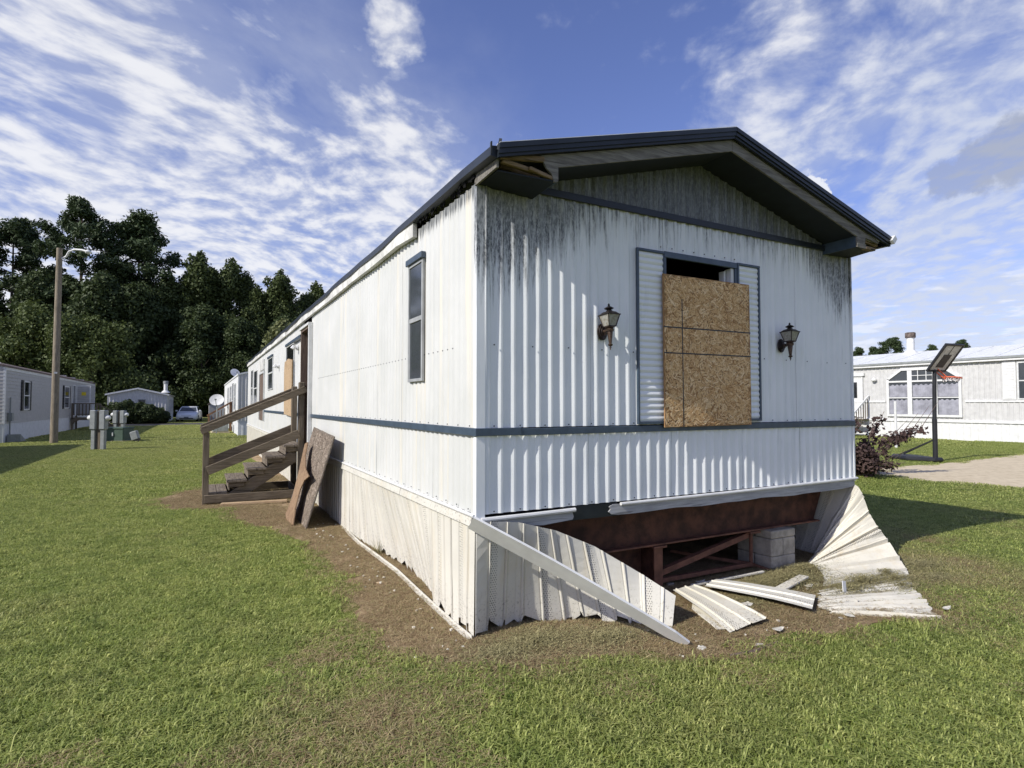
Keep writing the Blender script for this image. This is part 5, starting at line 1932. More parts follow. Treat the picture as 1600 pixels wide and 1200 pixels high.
# ------------------------------------------------------------------ utility pole, meters, boxes
up_ = thing('utility_pole', 'tall round timber utility pole with a curved lamp arm on the lawn', 'utility pole', (-6.93, 26.25, 0))
MB().tube([(0, 0, -.1), (.01, -.02, 4), (.04, -.14, 8.05)], [.140, .122, .102], 14).build('pole', M['pole_wood'], up_, smooth=True)
MB().tube([(.12, -.16, 7.62), (.28, -.20, 7.72), (.38, -.28, 7.92), (.60, -.42, 8.0), (.85, -.55, 7.98), (1.0, -.64, 7.93)], .042, 8).build('lamp_arm', M['white'], up_, smooth=True)
MB().lathe([(.02, -.10), (.10, -.05), (.12, .0), (.05, .09)], (1.08, -.68, 7.90), 10).build('lamp_head', M['dish'], up_, smooth=True)
MB().box(-.03, .08, -.175, -.150, 2.86, 2.93).build('pole_tag', M['alu'], up_)


def meter_post(loc, rz, label, htop=1.40):
    t = thing('meter_pedestal', label, 'meter pedestal', loc, rz, 'electric meter pedestals')
    MB().box(-.062, .062, -.06, .12, 0, htop - .02).build('post', M['wood_z'], t)
    for s in (-1, 1):
        b = MB().box(s * .165 - .10, s * .165 + .10, -.16, .06, .72, htop)
        c = b.build('meter_box', M['grey_metal'], t, bevel=.02)
        l_ = MB().box(s * .165 - .06, s * .165 + .06, -.12, .02, 0, .72)
        l_.build('conduit', M['grey_metal'], t)
        q = MB().lathe([(.09, 0), (.09, .08), (.06, .12), (.01, .13)], (0, 0, 0), 12)
        q.v = [(s * (.265 + p[2]), -.05 + p[1], 1.13 + p[0]) for p in q.v]
        link('meter_dome', q.mesh('meter_dome', True), M['dish'], c)


meter_post((-4.78, 21.35, 0), R(-28), 'nearer pair of grey meter boxes on a post beside the green box')
meter_post((-4.93, 28.8, 0), R(-28), 'pair of grey meter boxes standing behind the green box', 1.32)
tx = thing('transformer_box', 'low dark green utility box on the lawn behind the meter post', 'utility box', (-4.80, 26.65, 0), R(-28))
MB().box(-.44, .44, -.30, .42, 0, .60).build('body', M['green_box'], tx, bevel=.03)
MB().box(-.46, .46, -.33, .44, .54, .62).build('lid', M['green_box'], tx, bevel=.02)
MB().box(-.5, .5, -.36, .48, -.02, .04).build('pad', M['concrete'], tx)
MB().box(-.02, .02, -.345, -.30, .25, .40).build('latch', M['alu'], tx)
pd = thing('cable_pedestal', 'small tilted grey-green cable box on the lawn', 'cable box', (-4.05, 26.1, 0), R(-20))
pd.scale = (.85, .85, .9)
q = MB().box(-.17, .17, -.12, .12, .10, .52)
q.xform(Matrix.Rotation(R(-18), 4, 'Y'))
q.build('cover', M['grey_metal'], pd, bevel=.03)
q = MB().box(-.13, .13, -.10, .10, -.05, .16)
q.build('stake', M['black_plastic'], pd)

# ------------------------------------------------------------------ white car facing the camera at the end of the lane
car = thing('parked_car', 'white saloon car parked nose-on at the end of the lane', 'car', (-2.75, 56.5, 0), R(-6))
secs = [  # y, half width at sill, half width at belt, z sill, z belt (hood / boot line)
    (0.00, .74, .62, .30, .58), (.10, .83, .74, .22, .70), (.55, .88, .83, .20, .83), (1.15, .89, .86, .20, .93), (2.2, .89, .88, .20, .97), (3.3, .89, .87, .20, .99), (4.1, .86, .80, .22, 1.00), (4.5, .78, .70, .32, .90)]
v, f = [], []
for (y_, wa, wb, za, zb_) in secs:
    v += [(-wa * .92, y_, za), (-wa, y_, za + .14), (-wa, y_, (za + zb_) / 2 + .05), (-wb, y_, zb_), (wb, y_, zb_), (wa, y_, (za + zb_) / 2 + .05), (wa, y_, za + .14), (wa * .92, y_, za)]
for i in range(len(secs) - 1):
    for j in range(8):
        a, b = i * 8 + j, i * 8 + (j + 1) % 8
        f.append((a, b, b + 8, a + 8))
f += [tuple(range(8)), tuple((len(secs) - 1) * 8 + q for q in range(7, -1, -1))]
q = MB().add(v, f)
q.build('body', M['car_paint'], car, smooth=True, bevel=.03)
cab = [(1.15, .80, .93), (1.75, .64, 1.36), (2.3, .62, 1.43), (3.1, .61, 1.41), (3.9, .70, 1.02)]
v, f = [], []
for (y_, wd_, z_) in cab:
    v += [(-.80 if z_ > 1.1 else -wd_, y_, .95), (-wd_, y_, z_), (wd_, y_, z_), (.80 if z_ > 1.1 else wd_, y_, .95)]
for i in range(len(cab) - 1):
    for j in range(4):
        a, b = i * 4 + j, i * 4 + (j + 1) % 4
        f.append((a, b, b + 4, a + 4))
f += [(0, 1, 2, 3), tuple(16 + q for q in (3, 2, 1, 0))]
MB().add(v, f).build('cabin', M['car_paint'], car, smooth=True, bevel=.03)
MB().hexa([(-.70, 1.20, .985), (.70, 1.20, .985), (.70, 1.23, .96), (-.70, 1.23, .96), (-.58, 1.705, 1.335), (.58, 1.705, 1.335), (.58, 1.74, 1.31), (-.58, 1.74, 1.31)]).build('windscreen', M['glass'], car)
for s in (-1, 1):
    MB().hexa([(s * .795, 1.45, 1.0), (s * .805, 1.45, 1.0), (s * .80, 3.5, 1.03), (s * .79, 3.5, 1.03), (s * .655, 1.9, 1.35), (s * .668, 1.9, 1.35), (s * .655, 3.1, 1.35), (s * .645, 3.1, 1.35)]).build('side_window', M['glass'], car)
    MB().hexa([(s * .42, .07, .60), (s * .72, .14, .60), (s * .78, .40, .62), (s * .60, .30, .62), (s * .44, .10, .69), (s * .70, .20, .71), (s * .78, .50, .76), (s * .60, .42, .74)]).build('headlight', M['lens'], car, bevel=.01)
    MB().box(s * .96 - .09, s * .96 + .09, 1.30, 1.44, .95, 1.08).build('mirror', M['car_paint'], car, bevel=.03)
    for y_ in (.85, 3.55):
        w_ = MB().lathe([(.20, -.11), (.32, -.10), (.32, .10), (.20, .11)], (0, 0, 0), 20)
        w_.v = [(s * .80 + p[2], y_ + p[0], .32 + p[1]) for p in w_.v]
        wo = w_.build('wheel', M['tyre'], car)
        r_ = MB().lathe([(.19, -.115), (.05, -.09), (.05, .09), (.19, .115)], (0, 0, 0), 14)
        r_.v = [(s * .80 + p[2], y_ + p[0], .32 + p[1]) for p in r_.v]
        link('rim', r_.mesh('rim'), M['chrome'], wo)
MB().hexa([(-.36, -.005, .52), (.36, -.005, .52), (.36, .05, .52), (-.36, .05, .52), (-.42, .04, .64), (.42, .04, .64), (.42, .09, .64), (-.42, .09, .64)]).build('grille', M['black_plastic'], car, bevel=.01)
MB().box(-.55, .55, -.02, .06, .30, .38).build('air_intake', M['black_plastic'], car, bevel=.01)
MB().box(-.18, .18, -.03, .0, .40, .49).build('number_plate', M['trim'], car)


# ------------------------------------------------------------------ foliage
def leaf_mesh(name, blobs, n, size, aspect=1.7, seed=1, outward=.8, up=0.0, shell=(.55, 1.05)):
    """n small bent leaf sprays spread through ellipsoid blobs (cx,cy,cz,rx,ry,rz)"""
    rs = np.random.RandomState(seed)
    B = np.array(blobs, dtype=float)
    wts = (B[:, 3] * B[:, 4] + B[:, 4] * B[:, 5] + B[:, 3] * B[:, 5]) ** .9
    idx = rs.choice(len(B), n, p=wts / wts.sum())
    d_ = rs.normal(size=(n, 3))
    d_ /= np.linalg.norm(d_, axis=1, keepdims=True)
    r = shell[0] + (shell[1] - shell[0]) * rs.rand(n, 1) ** .6
    lump = 1 + .16 * np.sin(d_[:, :1] * 7 + idx[:, None]) * np.cos(d_[:, 2:3] * 6 + idx[:, None] * 1.7)
    c = B[idx, :3] + d_ * B[idx, 3:6] * r * lump
    nrm = d_ * outward + rs.normal(size=(n, 3)) * .6 + np.array([0, 0, up])
    nrm /= np.linalg.norm(nrm, axis=1, keepdims=True)
    t = np.cross(nrm, rs.normal(size=(n, 3)))
    t /= np.linalg.norm(t, axis=1, keepdims=True)
    b = np.cross(nrm, t)
    s = size * (.55 + .9 * rs.rand(n, 1))
    tip = c + t * s * .5 * aspect
    tail = c - t * s * .5 * aspect
    l = c + b * s * .5 + nrm * s * .12
    q = c - b * s * .5 + nrm * s * .12
    V = np.stack([tail, q, tip, l], axis=1).reshape(-1, 3)
    me = bpy.data.meshes.new(name)
    me.vertices.add(len(V))
    me.vertices.foreach_set('co', V.astype(np.float32).ravel())
    me.loops.add(4 * n)
    me.loops.foreach_set('vertex_index', np.arange(4 * n, dtype=np.int32))
    me.polygons.add(n)
    me.polygons.foreach_set('loop_start', np.arange(0, 4 * n, 4, dtype=np.int32))
    me.polygons.foreach_set('loop_total', np.full(n, 4, dtype=np.int32))
    me.update(calc_edges=True)
    return me


def limb_mesh(name, h, r0, limbs, seed=1, bend=.3):
    rnd = random.Random(seed)
    mb = MB()
    pts = [(rnd.uniform(-bend, bend) * (k / 5), rnd.uniform(-bend, bend) * (k / 5), h * k / 5) for k in range(6)]
    mb.tube(pts, [r0 * (1.15 if k == 0 else 1 - k * .16) for k in range(6)], 9)
    for (z, tip) in limbs:
        k = min(4, int(z / h * 5))
        f_ = z / h * 5 - k
        p = Vector(pts[k]).lerp(Vector(pts[k + 1]), f_)
        tip = Vector(tip)
        mid = p.lerp(tip, .5) + Vector((rnd.uniform(-.3, .3), rnd.uniform(-.3, .3), -.05 * (tip - p).length))
        rr = r0 * .38 * (1 - z / h * .5)
        mb.tube([tuple(p), tuple(mid), tuple(tip)], [rr, rr * .6, rr * .2], 6)
    return mb.mesh(name, True)


def pine_proto(seed, h=27, wd=6.0, ks=(3, 4, 4, 5), nq=4, nl=26000):
    rnd = random.Random(seed)
    blobs, limbs = [], []
    z = h * .42
    while z < h - .4:
        f = (z - h * .42) / (h * .58)
        reach = wd * (max(0.0, math.sin(min(1, f * .80 + .24) * math.pi)) ** .8 * .95 + .10)
        for k in range(rnd.choice(ks)):
            a = rnd.uniform(0, 6.28)
            rr = reach * rnd.uniform(.35, 1.05)
            tip = (math.cos(a) * rr, math.sin(a) * rr, min(h - .6, z + rr * rnd.uniform(.05, .50)))
            limbs.append((z, tip))
            for q in range(nq):
                s = rnd.uniform(.5, 1.08)
                br = rnd.uniform(.55, 1.25)
                blobs.append((tip[0] * s + rnd.uniform(-.8, .8), tip[1] * s + rnd.uniform(-.8, .8), z + (tip[2] - z) * s + rnd.uniform(-.3, .9), br, br, br * .72))
        z += rnd.uniform(.65, 1.15)
    for k in range(7):
        a = rnd.uniform(0, 6.28)
        q = rnd.uniform(.2, 1.9)
        blobs.append((math.cos(a) * q, math.sin(a) * q, h - .35 - q * .45 - rnd.uniform(0, .5), .9, .9, .7))
    return (limb_mesh('trunk', h * .95, .34, limbs, seed, .5),
            leaf_mesh('crown', blobs, nl, .19, 2.8, seed, .5, .25, (.1, 1.1)))


def broad_proto(seed, h=22, wd=4.2, z0=.12, n=26000, size=.26, taper=1.0, nb=60, lumps=1.0):
    rnd = random.Random(seed)
    blobs, limbs = [], []
    spires = [(0.0, 0.0, h)] + [(math.cos(a) * wd * rnd.uniform(.22, .5), math.sin(a) * wd * rnd.uniform(.22, .5), h * rnd.uniform(.80, .97)) for a in [rnd.uniform(0, 6.28) for _ in range(4)]]
    for k in range(nb):
        f = (k + .5) / nb
        z = h * (z0 + (.93 - z0) * f)
        prof = min(1, f * 4.5 + .35) * (1.04 - f) ** (.62 * taper)
        a = k * 2.4 + rnd.uniform(-.6, .6)
        rr = wd * prof * rnd.uniform(.30, 1.0)
        br = wd * .30 * rnd.uniform(.55, 1.25) * (1.10 - f * .55) * lumps
        p = (math.cos(a) * rr, math.sin(a) * rr, min(z + rnd.uniform(-.6, .6), h - br * .6))
        blobs.append((p[0], p[1], p[2], br, br, br * rnd.uniform(.7, 1.2)))
        if k % 3 == 0:
            limbs.append((max(h * .08, z - rr * .8), (p[0] * .9, p[1] * .9, p[2])))
    for (sx, sy, sz) in spires:
        for q in range(5):
            r_ = (.28 + .24 * q) * wd / 4.2
            blobs.append((sx + rnd.uniform(-.25, .25), sy + rnd.uniform(-.25, .25), sz - .3 - q * h * .03, r_, r_, r_ * 1.35))
    return (limb_mesh('trunk', h * .9, .26, limbs, seed, .4),
            leaf_mesh('crown', blobs, n, size, 1.45, seed, .6, .15, (.35, 1.15)))


PINES = [pine_proto(11, ks=(2, 3, 4)), pine_proto(23, wd=6.6, ks=(2, 2, 3), nq=3, nl=20000), pine_proto(37)]
DECS = [broad_proto(5, wd=5.2, taper=.68), broad_proto(6, wd=5.4, taper=.82), broad_proto(7, wd=5.0, taper=.58)]
MIDS = [broad_proto(15, 18, 6.2, .04, 26000, .28, .7), broad_proto(16, 18, 6.0, .04, 26000, .28, .8)]
NEARS = [broad_proto(25, 10.5, 5.6, .08, 28000, .20, .55, 64, 1.0), broad_proto(26, 10.5, 5.4, .08, 28000, .20, .6, 64, 1.0)]


def tree(name, label, proto, base_h, x, y, h, wscale, rz, leaf, group):
    t = thing(name, label, 'tree', (x, y, 0), rz, group)
    s = h / base_h
    t.scale = (wscale * s, wscale * s, s)
    tm, cm = proto
    a = link('trunk', tm, M['bark'], t)
    b = link('crown', cm, None, t)
    if not cm.materials:
        cm.materials.append(leaf)
    return t


G1, G2, G3 = 'tall pines over the wood', 'broad-leaved trees of the wood', 'far pines over the grey home roof'
tree('pine_tree', 'tall dark pine at the picture edge behind the grey lap-sided home', PINES[0], 27, -24.2, 97, 26.2, 1.05, 1.0, M['leaf_pine'], G1)
tree('pine_tree', 'tallest pine, with an open top, above the utility pole', PINES[1], 27, -16.0, 90.4, 28.2, .95, 2.2, M['leaf_pine'], G1)
tree('pine_tree', 'tall pine with a broad rounded crown, next to the tallest pine', PINES[2], 27, -9.6, 91.6, 27.9, 1.02, .3, M['leaf_pine'], G1)
tree('pine_tree', 'pine beyond the picture edge past the grey lap-sided home', PINES[1], 27, -32.5, 103, 27, 1.0, 4.0, M['leaf_pine'], G1)
DL = ['pointed leafy tree with a twin top behind the pale distant home', 'tall pointed tree beside the twin-topped one', 'full leafy tree above the white home roof dish', 'leafy tree showing just over the derelict roof edge',
      'loose pale-topped tree between the round pine and the twin-topped tree', 'dark lower tree between two taller pointed ones', 'tree mostly hidden behind the derelict roof', 'thin-topped tree behind the gap of the two pointed ones']
for i, (x, y, h, ws) in enumerate(((-2.0, 89.7, 23.4, .92), (2.1, 89.8, 22.9, .95), (8.6, 88.5, 21.7, .95), (14.0, 90.1, 20.7, .95), (-5.6, 88.2, 19.6, .95), (5.4, 87.9, 19.0, .88), (19.3, 93, 18.6, 1.1), (-.2, 96, 19.5, 1.1))):
    tree('leafy_tree', DL[i], DECS[i % 3], 22, x, y, h, ws, i * 1.3, M['leaf_dec'], G2)
ML = ['deep green round tree under the tallest pine', 'deep green tree behind the utility pole lamp arm', 'dense dark tree above the pale distant home', 'deep green tree at the picture edge under the pines', 'dark tree low in the middle of the wood', 'dark tree low behind the parked car', 'dark tree behind the white home']
for i, (x, y, h, ws) in enumerate(((-19.3, 87.7, 18.3, 1.0), (-12.7, 84, 18.0, 1.0), (-8.3, 84.4, 17.0, .95), (-26.5, 91.4, 17.7, 1.05), (-1.5, 82, 14.5, 1.05), (2.8, 80, 13.0, 1.05), (8.2, 79, 13.5, 1.05))):
    tree('leafy_tree', ML[i], MIDS[i % 2], 18, x, y, h, ws, i * 2.1, M['leaf_mid'], G2)
NLb = ['olive green spreading tree just behind the grey lap-sided home', 'olive green tree between the utility pole and the distant home', 'olive green tree beyond the picture edge']
for i, (x, y, h, ws) in enumerate(((-16.5, 70.2, 11.2, 1.05), (-11.2, 66.4, 9.9, 1.0), (-23.4, 76.2, 11.7, 1.1))):
    tree('leafy_tree', NLb[i], NEARS[i % 2], 10.5, x, y, h, ws, i * 1.7 + .4, M['leaf_near'], 'olive green trees by the grey home')
pl = broad_proto(31, 10.0, 3.4,   .10, 16000, .24, .8, 40, 1.0)
tree('leafy_tree', 'pale green tree rising over the derelict roof edge behind the white home', pl, 10.0, 5.6, 57.5, 10.0, 1.0, 0, M['leaf_light'], None)
FL = ['small flat-topped pine on the skyline beside the flue', 'low treetop on the skyline next to the white corner', 'second low treetop on the skyline', 'dark rounded treetop over the grey home ridge', 'faint treetop on the grey home ridge']
for i, (x, y, h, ws) in enumerate(((114.1, 59, 14.0, .95), (113.8, 64.8, 12.6, .85), (113.3, 61.7, 12.5, .85), (148.8, 63, 15.8, .75), (143.4, 65.9, 14.6, .8))):
    tree('pine_tree', FL[i], PINES[i % 3], 27, x, y, h, ws * 1.25, i * 2.0, M['leaf_pine'], G3)

# understorey and the mass of the wood behind
rs = np.random.RandomState(5)
bl = []
for k in range(90):
    x = rs.uniform(-45, 30)
    y = 84 + rs.uniform(0, 14) - x * .10
    r = rs.uniform(1.6, 3.2)
    bl.append((x, y, rs.uniform(.8, 7), r, r, r * 1.1))
o = link('undergrowth', leaf_mesh('undergrowth', bl, 26000, .50, 1.4, 3, .7, .2, (.3, 1.05)), M['leaf_woods'], kind='stuff', label='dark undergrowth between the tree trunks of the wood')
bl = []
for k in range(150):
    x = rs.uniform(-60, 45)
    y = 106 + rs.uniform(0, 14) - x * .12
    r = rs.uniform(2.4, 4.2)
    bl.append((x, y, rs.uniform(2, 16.0 - max(0, x) * .10), r, r, r * 1.2))
link('distant_woods', leaf_mesh('distant_woods', bl, 34000, .75, 1.4, 9, .7, .2, (.2, 1.05)), M['leaf_woods'], kind='stuff', label='dark mass of the wood behind the nearer trees')

bl = []
for k in range(120):
    x = rs.uniform(20, 260)
    y = 190 - max(0, x - 60) * .78 + rs.uniform(0, 12)
    r = rs.uniform(2.6, 4.4)
    bl.append((x, y, rs.uniform(1.5, 7.0), r, r, r))
link('distant_woods', leaf_mesh('distant_woods', bl, 20000, .9, 1.4, 19, .7, .2, (.2, 1.05)), M['leaf_woods'], kind='stuff', label='low far wood on the horizon beyond the homes')

# clipped round hedge in front of the distant home
bl = [(-1.3, 0, .95, 1.5, 1.2, .95), (.35, -.1, .78, 1.45, 1.2, .82), (-.5, .3, .9, 1.2, 1.1, .85), (1.1, 0, .62, .95, 1.0, .66)]
hd = thing('round_hedge', 'clipped dark round hedge before the pale distant home', 'hedge', (-5.9, 53.2, 0))
link('foliage', leaf_mesh('foliage', bl, 16000, .13, 1.4, 4, .9, .3, (.55, 1.03)), M['leaf_bush'], hd)

# plum-leaved shrub by the far corner of the derelict home
sb = thing('plum_shrub', 'plum-leaved shrub with bare twigs beside the far house corner', 'shrub', (11.2, 4.25, 0))
sb.scale = (1.12, 1.12, 1.14)
rnd = random.Random(12)
mb = MB()
bl = []
for k in range(46):
    a = rnd.uniform(0, 6.28)
    ln = rnd.uniform(.65, 1.5)
    el = rnd.uniform(.25, 1.25)
    tip = Vector((math.cos(a) * math.cos(el), math.sin(a) * math.cos(el), math.sin(el))) * ln
    mid = tip * .5 + Vector((rnd.uniform(-.1, .1), rnd.uniform(-.1, .1), .06))
    b0 = Vector((rnd.uniform(-.12, .12), rnd.uniform(-.12, .12), 0))
    mb.tube([tuple(b0), tuple(mid), tuple(tip)], [.016, .010, .004], 5)
    for q in range(4):
        s_ = rnd.uniform(.35, .95)
        c = tip * s_
        rr = rnd.uniform(.07, .16)
        bl.append((c.x, c.y, max(.08, c.z + .02), rr, rr, rr))
    if k % 3 == 0:
        for w_ in range(2):
            t2 = tip + Vector((rnd.uniform(-.3, .3), rnd.uniform(-.3, .3), rnd.uniform(.1, .35)))
            mb.tube([tuple(tip * .85), tuple(t2)], [.005, .002], 4)
for k in range(4):    # a few long bare shoots to the side of the drive
    t0 = Vector((.75 + .2 * k, -.35 - .08 * k, .75 + .05 * k))
    t1 = t0 + Vector((.30 + .05 * k, -.16, .34 + .09 * k))
    mb.tube([(0, 0, .1), tuple(t0), tuple(t1)], [.012, .008, .003], 5)
    bl.append((t0.x, t0.y, t0.z, .14, .14, .12))
    bl.append((t0.x * .8, t0.y * .8, t0.z * .85, .16, .16, .13))
mb.build('branches', M['twig'], sb)
link('foliage', leaf_mesh('foliage', bl, 6500, .052, 1.6, 8, .4, .2, (.1, 1.1)), M['leaf_purple'], sb)

# ------------------------------------------------------------------ grass
TUFTS = bpy.data.collections.new('tuft_sources')


def tuft(name, size, n, hmin, hmax, wdt, seed, lean, m, flat=False):
    rs = np.random.RandomState(seed)
    V, F = [], []
    for i in range(n):
        x, y = rs.uniform(-size / 2, size / 2, 2)
        h = rs.uniform(hmin, hmax)
        a = rs.uniform(0, 6.283)
        ln = rs.uniform(*lean)
        w_ = wdt * rs.uniform(.6, 1.3)
        c, s = math.cos(a), math.sin(a)
        px_, py_ = -s * w_ / 2, c * w_ / 2
        if flat:
            z0, z1, z2 = rs.uniform(.002, .012), rs.uniform(.004, .022), rs.uniform(.002, .018)
            L_ = h
            b_ = rs.uniform(-.3, .3) * L_
            pts = [(x - c * L_ / 2, y - s * L_ / 2, z0), (x - s * b_ * .3, y + c * b_ * .3, z1), (x + c * L_ / 2, y + s * L_ / 2, z2)]
        else:
            pts = [(x, y, -.004), (x + c * h * ln * .40, y + s * h * ln * .40, h * .62), (x + c * h * ln, y + s * h * ln, h * max(.42, 1.0 - .28 * ln))]
        k = len(V)
        p0, p1, p2 = pts
        V += [(p0[0] + px_, p0[1] + py_, p0[2]), (p0[0] - px_, p0[1] - py_, p0[2]), (p1[0] - px_ * .85, p1[1] - py_ * .85, p1[2]), (p1[0] + px_ * .85, p1[1] + py_ * .85, p1[2]), p2]
        F += [(k, k + 1, k + 2, k + 3), (k + 3, k + 2, k + 4)]
    me = mesh_from(name, V, F)
    me.materials.append(m)
    o = bpy.data.objects.new(name, me)
    return o


def scatter(name, label, pts, protos, seed, smin=.85, smax=1.15):
    """one object whose points carry instanced tufts"""
    rs = np.random.RandomState(seed)
    pts = np.asarray(pts, dtype=np.float32)
    n = len(pts)
    me = bpy.data.meshes.new(name)
    me.vertices.add(n)
    me.vertices.foreach_set('co', pts.ravel())
    for an, tp, val in (('turn', 'FLOAT', rs.uniform(0, 6.283, n)), ('grow', 'FLOAT', rs.uniform(smin, smax, n)), ('pick', 'INT', rs.randint(0, len(protos), n))):
        at = me.attributes.new(an, tp, 'POINT')
        at.data.foreach_set('value', val.astype(np.float32 if tp == 'FLOAT' else np.int32))
    me.update()
    o = link(name, me, None, kind='stuff', label=label)
    c = bpy.data.collections.new(name + '_source')
    for p in protos:
        c.objects.link(p)
    ng = bpy.data.node_groups.new(name + '_nodes', 'GeometryNodeTree')
    ng.interface.new_socket('Geometry', in_out='INPUT', socket_type='NodeSocketGeometry')
    ng.interface.new_socket('Geometry', in_out='OUTPUT', socket_type='NodeSocketGeometry')
    g = NT(ng)
    gi = g.n('NodeGroupInput')
    go = g.n('NodeGroupOutput')
    ci = g.n('GeometryNodeCollectionInfo')
    ci.inputs['Collection'].default_value = c
    ci.inputs['Separate Children'].default_value = True
    ci.inputs['Reset Children'].default_value = True

    def attr(nm, tp):
        a = g.n('GeometryNodeInputNamedAttribute', {'data_type': tp})
        a.inputs['Name'].default_value = nm
        return a.outputs['Attribute']
    iop = g.n('GeometryNodeInstanceOnPoints')
    ng.links.new(gi.outputs[0], iop.inputs['Points'])
    ng.links.new(ci.outputs[0], iop.inputs['Instance'])
    iop.inputs['Pick Instance'].default_value = True
    ng.links.new(attr('pick', 'INT'), iop.inputs['Instance Index'])
    cx = g.n('ShaderNodeCombineXYZ')
    ng.links.new(attr('turn', 'FLOAT'), cx.inputs[2])
    er = g.n('FunctionNodeEulerToRotation')
    ng.links.new(cx.outputs[0], er.inputs[0])
    ng.links.new(er.outputs[0], iop.inputs['Rotation'])
    ng.links.new(attr('grow', 'FLOAT'), iop.inputs['Scale'])
    ng.links.new(iop.outputs[0], go.inputs[0])
    md = o.modifiers.new('tufts', 'NODES')
    md.node_group = ng
    return o


def inside(pts, poly):
    x, y = pts[:, 0], pts[:, 1]
    r = np.zeros(len(pts), bool)
    j = len(poly) - 1
    for i in range(len(poly)):
        xi, yi = poly[i]
        xj, yj = poly[j]
        c = ((yi > y) != (yj > y)) & (x < (xj - xi) * (y - yi) / (yj - yi + 1e-12) + xi)
        r ^= c
        j = i
    return r


def edge_dist(pts, poly):
    d_ = np.full(len(pts), 1e9)
    for i in range(len(poly)):
        a, b = np.array(poly[i]), np.array(poly[(i + 1) % len(poly)])
        ab = b - a
        t = np.clip(((pts[:, :2] - a) @ ab) / (ab @ ab), 0, 1)
        d_ = np.minimum(d_, np.linalg.norm(pts[:, :2] - (a + t[:, None] * ab), axis=1))
    return d_


CAM = np.array([-1.68, -3.62])
FW = np.array([math.sin(R(28.3)), math.cos(R(28.3))])
RT = np.array([FW[1], -FW[0]])


def field(d0, d1, cell, spread, seed, half=1.12, margin=2.4):
    """jittered points over the ground between two distances in front of the viewpoint"""
    rs = np.random.RandomState(seed)
    n = int((d1 * half + margin) * 2 / cell)
    m = int((d1 - d0) / cell) + 1
    a, b = np.meshgrid(np.arange(n), np.arange(m))
    lat = (a.ravel() + rs.rand(n * m)) * cell - n * cell / 2
    dep = d0 + (b.ravel() + rs.rand(n * m)) * cell
    keep = np.abs(lat) < dep * half + margin
    lat, dep = lat[keep], dep[keep]
    xy = CAM + lat[:, None] * RT + dep[:, None] * FW
    return np.column_stack([xy, np.zeros(len(xy))])


BLOCK = [[(-13.6, 27.3), (-8.7, 27.3), (-8.7, 50.7), (-13.6, 50.7)], [(-13.6, 5), (-8.7, 5), (-8.7, 24.1), (-13.6, 24.1)], [(-.1, 29), (4.4, 29), (4.4, 48.2), (-.1, 48.2)],
         [(28.2, -8.2), (35.6, -8.2), (35.6, 18.2), (28.2, 18.2)], DRIVE, [(-60, 47.2), (-1.0, 48.3), (-.4, 53.2), (-6, 54.2), (-60, 54.7)], [(-8.7, 54.8), (-4, 54.8), (-4, 68.2), (-8.7, 68.2)]]


def lawn_points(p, seed, soft=.10, shrink=0.0):
    rs = np.random.RandomState(seed)
    ok = np.ones(len(p), bool)
    for q in BLOCK:
        ok &= ~inside(p, q)
    ins = inside(p, SOIL)
    ed = edge_dist(p, SOIL)
    sd_ = np.where(ins, -ed, ed)
    ok &= sd_ + rs.normal(size=len(p)) * soft * .5 - shrink > .02
    return p[ok]


near_t = [tuft('blades', .30, 300, .018, .048, .0066, 40 + i, (.5, 1.9), M['grass']) for i in range(5)]
p = lawn_points(field(1.2, 9.5, .155, 1, 1), 2, .16, .10)
scatter('grass', 'short mown grass of the near lawn', p, near_t, 3, .75, 1.2)
tall_t = [tuft('stalks', .5, 16, .05, .11, .0048, 140 + i, (.3, 1.2), M['grass']) for i in range(3)] + [tuft('weeds', .30, 26, .015, .035, .022, 150 + i, (.8, 1.9), M['grass']) for i in range(2)]
q_ = field(1.3, 10, .42, 1, 31)
q_ = q_[np.random.RandomState(5).rand(len(q_)) < .62]
scatter('grass', 'longer stalks and broad weeds in the near lawn', lawn_points(q_, 32, .2, .12), tall_t, 33, .8, 1.35)
mid_t = [tuft('blades', .62, 420, .022, .050, .0110, 60 + i, (.5, 1.8), M['grass']) for i in range(4)]
p = lawn_points(field(9.2, 24, .36, 1, 4), 5, .2, .22)
scatter('grass', 'mown grass farther across the lawn', p, mid_t, 6)
far_t = [tuft('blades', 1.6, 520, .035, .065, .028, 80 + i, (.5, 1.7), M['grass']) for i in range(3)]
p = lawn_points(field(23, 62, 1.0, 1, 7), 8, .2, .7)
scatter('grass', 'mown grass beside the distant homes', p, far_t, 9)

# dead straw on the bare strip, and clippings raked over lawn and sheets
straw_t = [tuft('straws', .34, 320, .03, .11, .0024, 100 + i, (0, 1), M['straw'], True) for i in range(4)]
p = field(2.4, 13, .17, 1, 11)
ed = edge_dist(p, SOIL)
ins = inside(p, SOIL)
rs = np.random.RandomState(12)
hid = (p[:, 0] > .25) & (p[:, 0] < 4.1) & (p[:, 1] > .5)
keep = ((ins & (rs.rand(len(p)) < .93)) | (~ins & (ed < .16) & (rs.rand(len(p)) < .25))) & ~hid
for (cx, cy, r, k) in DRY[:2] + DRY[3:4]:
    dd = np.hypot(p[:, 0] - cx, p[:, 1] - cy)
    keep |= (dd < r * rs.uniform(.2, 1.6, len(p))) & (rs.rand(len(p)) < .22)
keep |= (p[:, 1] < .6) & (rs.rand(len(p)) < .035)
pp = p[keep]
pp[:, 2] = np.where(inside(pp, SOIL), .004, .012)
scatter('straw', 'dry straw and dead grass on the bare dirt strip', pp, straw_t, 13)

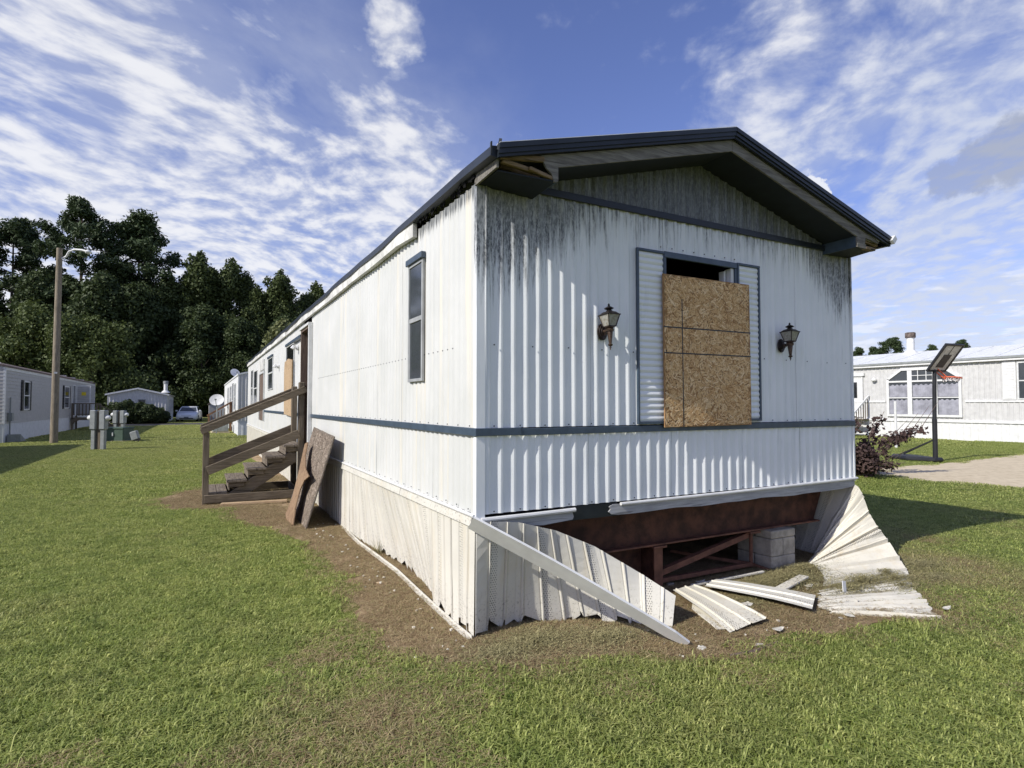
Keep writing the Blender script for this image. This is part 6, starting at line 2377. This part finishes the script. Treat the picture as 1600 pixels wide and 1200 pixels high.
# heaps of clippings on the flat sheet and under the fan
V, F = [], []
rs = np.random.RandomState(21)
HEAPS = [(3.55, -.50, .30, .055), (3.85, -.62, .26, .05), (3.25, -.60, .28, .045), (3.95, -.48, .20, .06), (3.05, -.18, .42, .06), (3.38, -.05, .30, .07), (2.75, -.12, .35, .035), (3.72, -.75, .22, .04), (4.25, -.75, .3, .03), (4.6, -.45, .4, .03), (2.3, -.35, .3, .02), (.35, -.22, .35, .03), (.80, -.40, .30, .03), (.05, -.28, .25, .025)]
for (hx, hy, hr, hh) in HEAPS:
    n = int(3200 * hr * hr / .09)
    for i in range(n):
        rr, a = hr * abs(rs.normal()) * .85, rs.uniform(0, 6.283)
        x, y = hx + math.cos(a) * rr * 1.25, hy + math.sin(a) * rr * .8
        z = .012 + hh * math.exp(-(rr / hr) ** 2 * 1.1) * rs.uniform(.2, 1.05)
        L_, a2, tl = rs.uniform(.018, .055), rs.uniform(0, 6.283), rs.uniform(-.4, .4)
        c, s = math.cos(a2), math.sin(a2)
        w_ = .0022
        k = len(V)
        V += [(x - c * L_ / 2 - s * w_, y - s * L_ / 2 + c * w_, z), (x - c * L_ / 2 + s * w_, y - s * L_ / 2 - c * w_, z), (x + c * L_ / 2, y + s * L_ / 2, max(.01, z + tl * L_))]
        F.append((k, k + 1, k + 2))
link('grass_clippings', mesh_from('grass_clippings', V, F), M['clippings'], kind='stuff', label='dull mown clippings heaped on the torn skirting and the dirt')

# small crumbs of torn vinyl and buff wood scattered along the bare strip
rnd = random.Random(77)
mb = MB()
for i in range(95):
    if i < 50:
        y = rnd.uniform(-.2, 4.6)
        x = rnd.gauss(-.22, .12)
    else:
        x, y = rnd.uniform(.9, 3.6), rnd.uniform(-.95, .05)
    r = rnd.uniform(.004, .017)
    a = rnd.uniform(0, 6.28)
    pts = [(x + math.cos(a + k * 1.57) * r * rnd.uniform(.5, 1.3), y + math.sin(a + k * 1.57) * r * rnd.uniform(.5, 1.3)) for k in range(4)]
    mb.prism(pts, 'xy', .010, .016 + r * .4)
mb.build('debris_crumbs', M['skirt_ground'], kind='stuff', label='pale crumbs of torn vinyl scattered over the bare dirt')
# dead weed in the gap behind the loose track
wd_ = thing('dead_weed', 'small brown dead weed between the loose track and the side skirting', 'weed', (.02, 2.55, 0))
mb = MB()
for i in range(34):
    a, el, ln = rnd.uniform(0, 6.28), rnd.uniform(.3, 1.4), rnd.uniform(.07, .20)
    tip = Vector((math.cos(a) * math.cos(el), math.sin(a) * math.cos(el), math.sin(el))) * ln
    mb.tube([(rnd.uniform(-.03, .03), rnd.uniform(-.06, .06), 0), tuple(tip * .55 + Vector((0, 0, .01))), tuple(tip)], [.0022, .0018, .0008], 3)
mb.build('stems', M['clippings'], wd_)
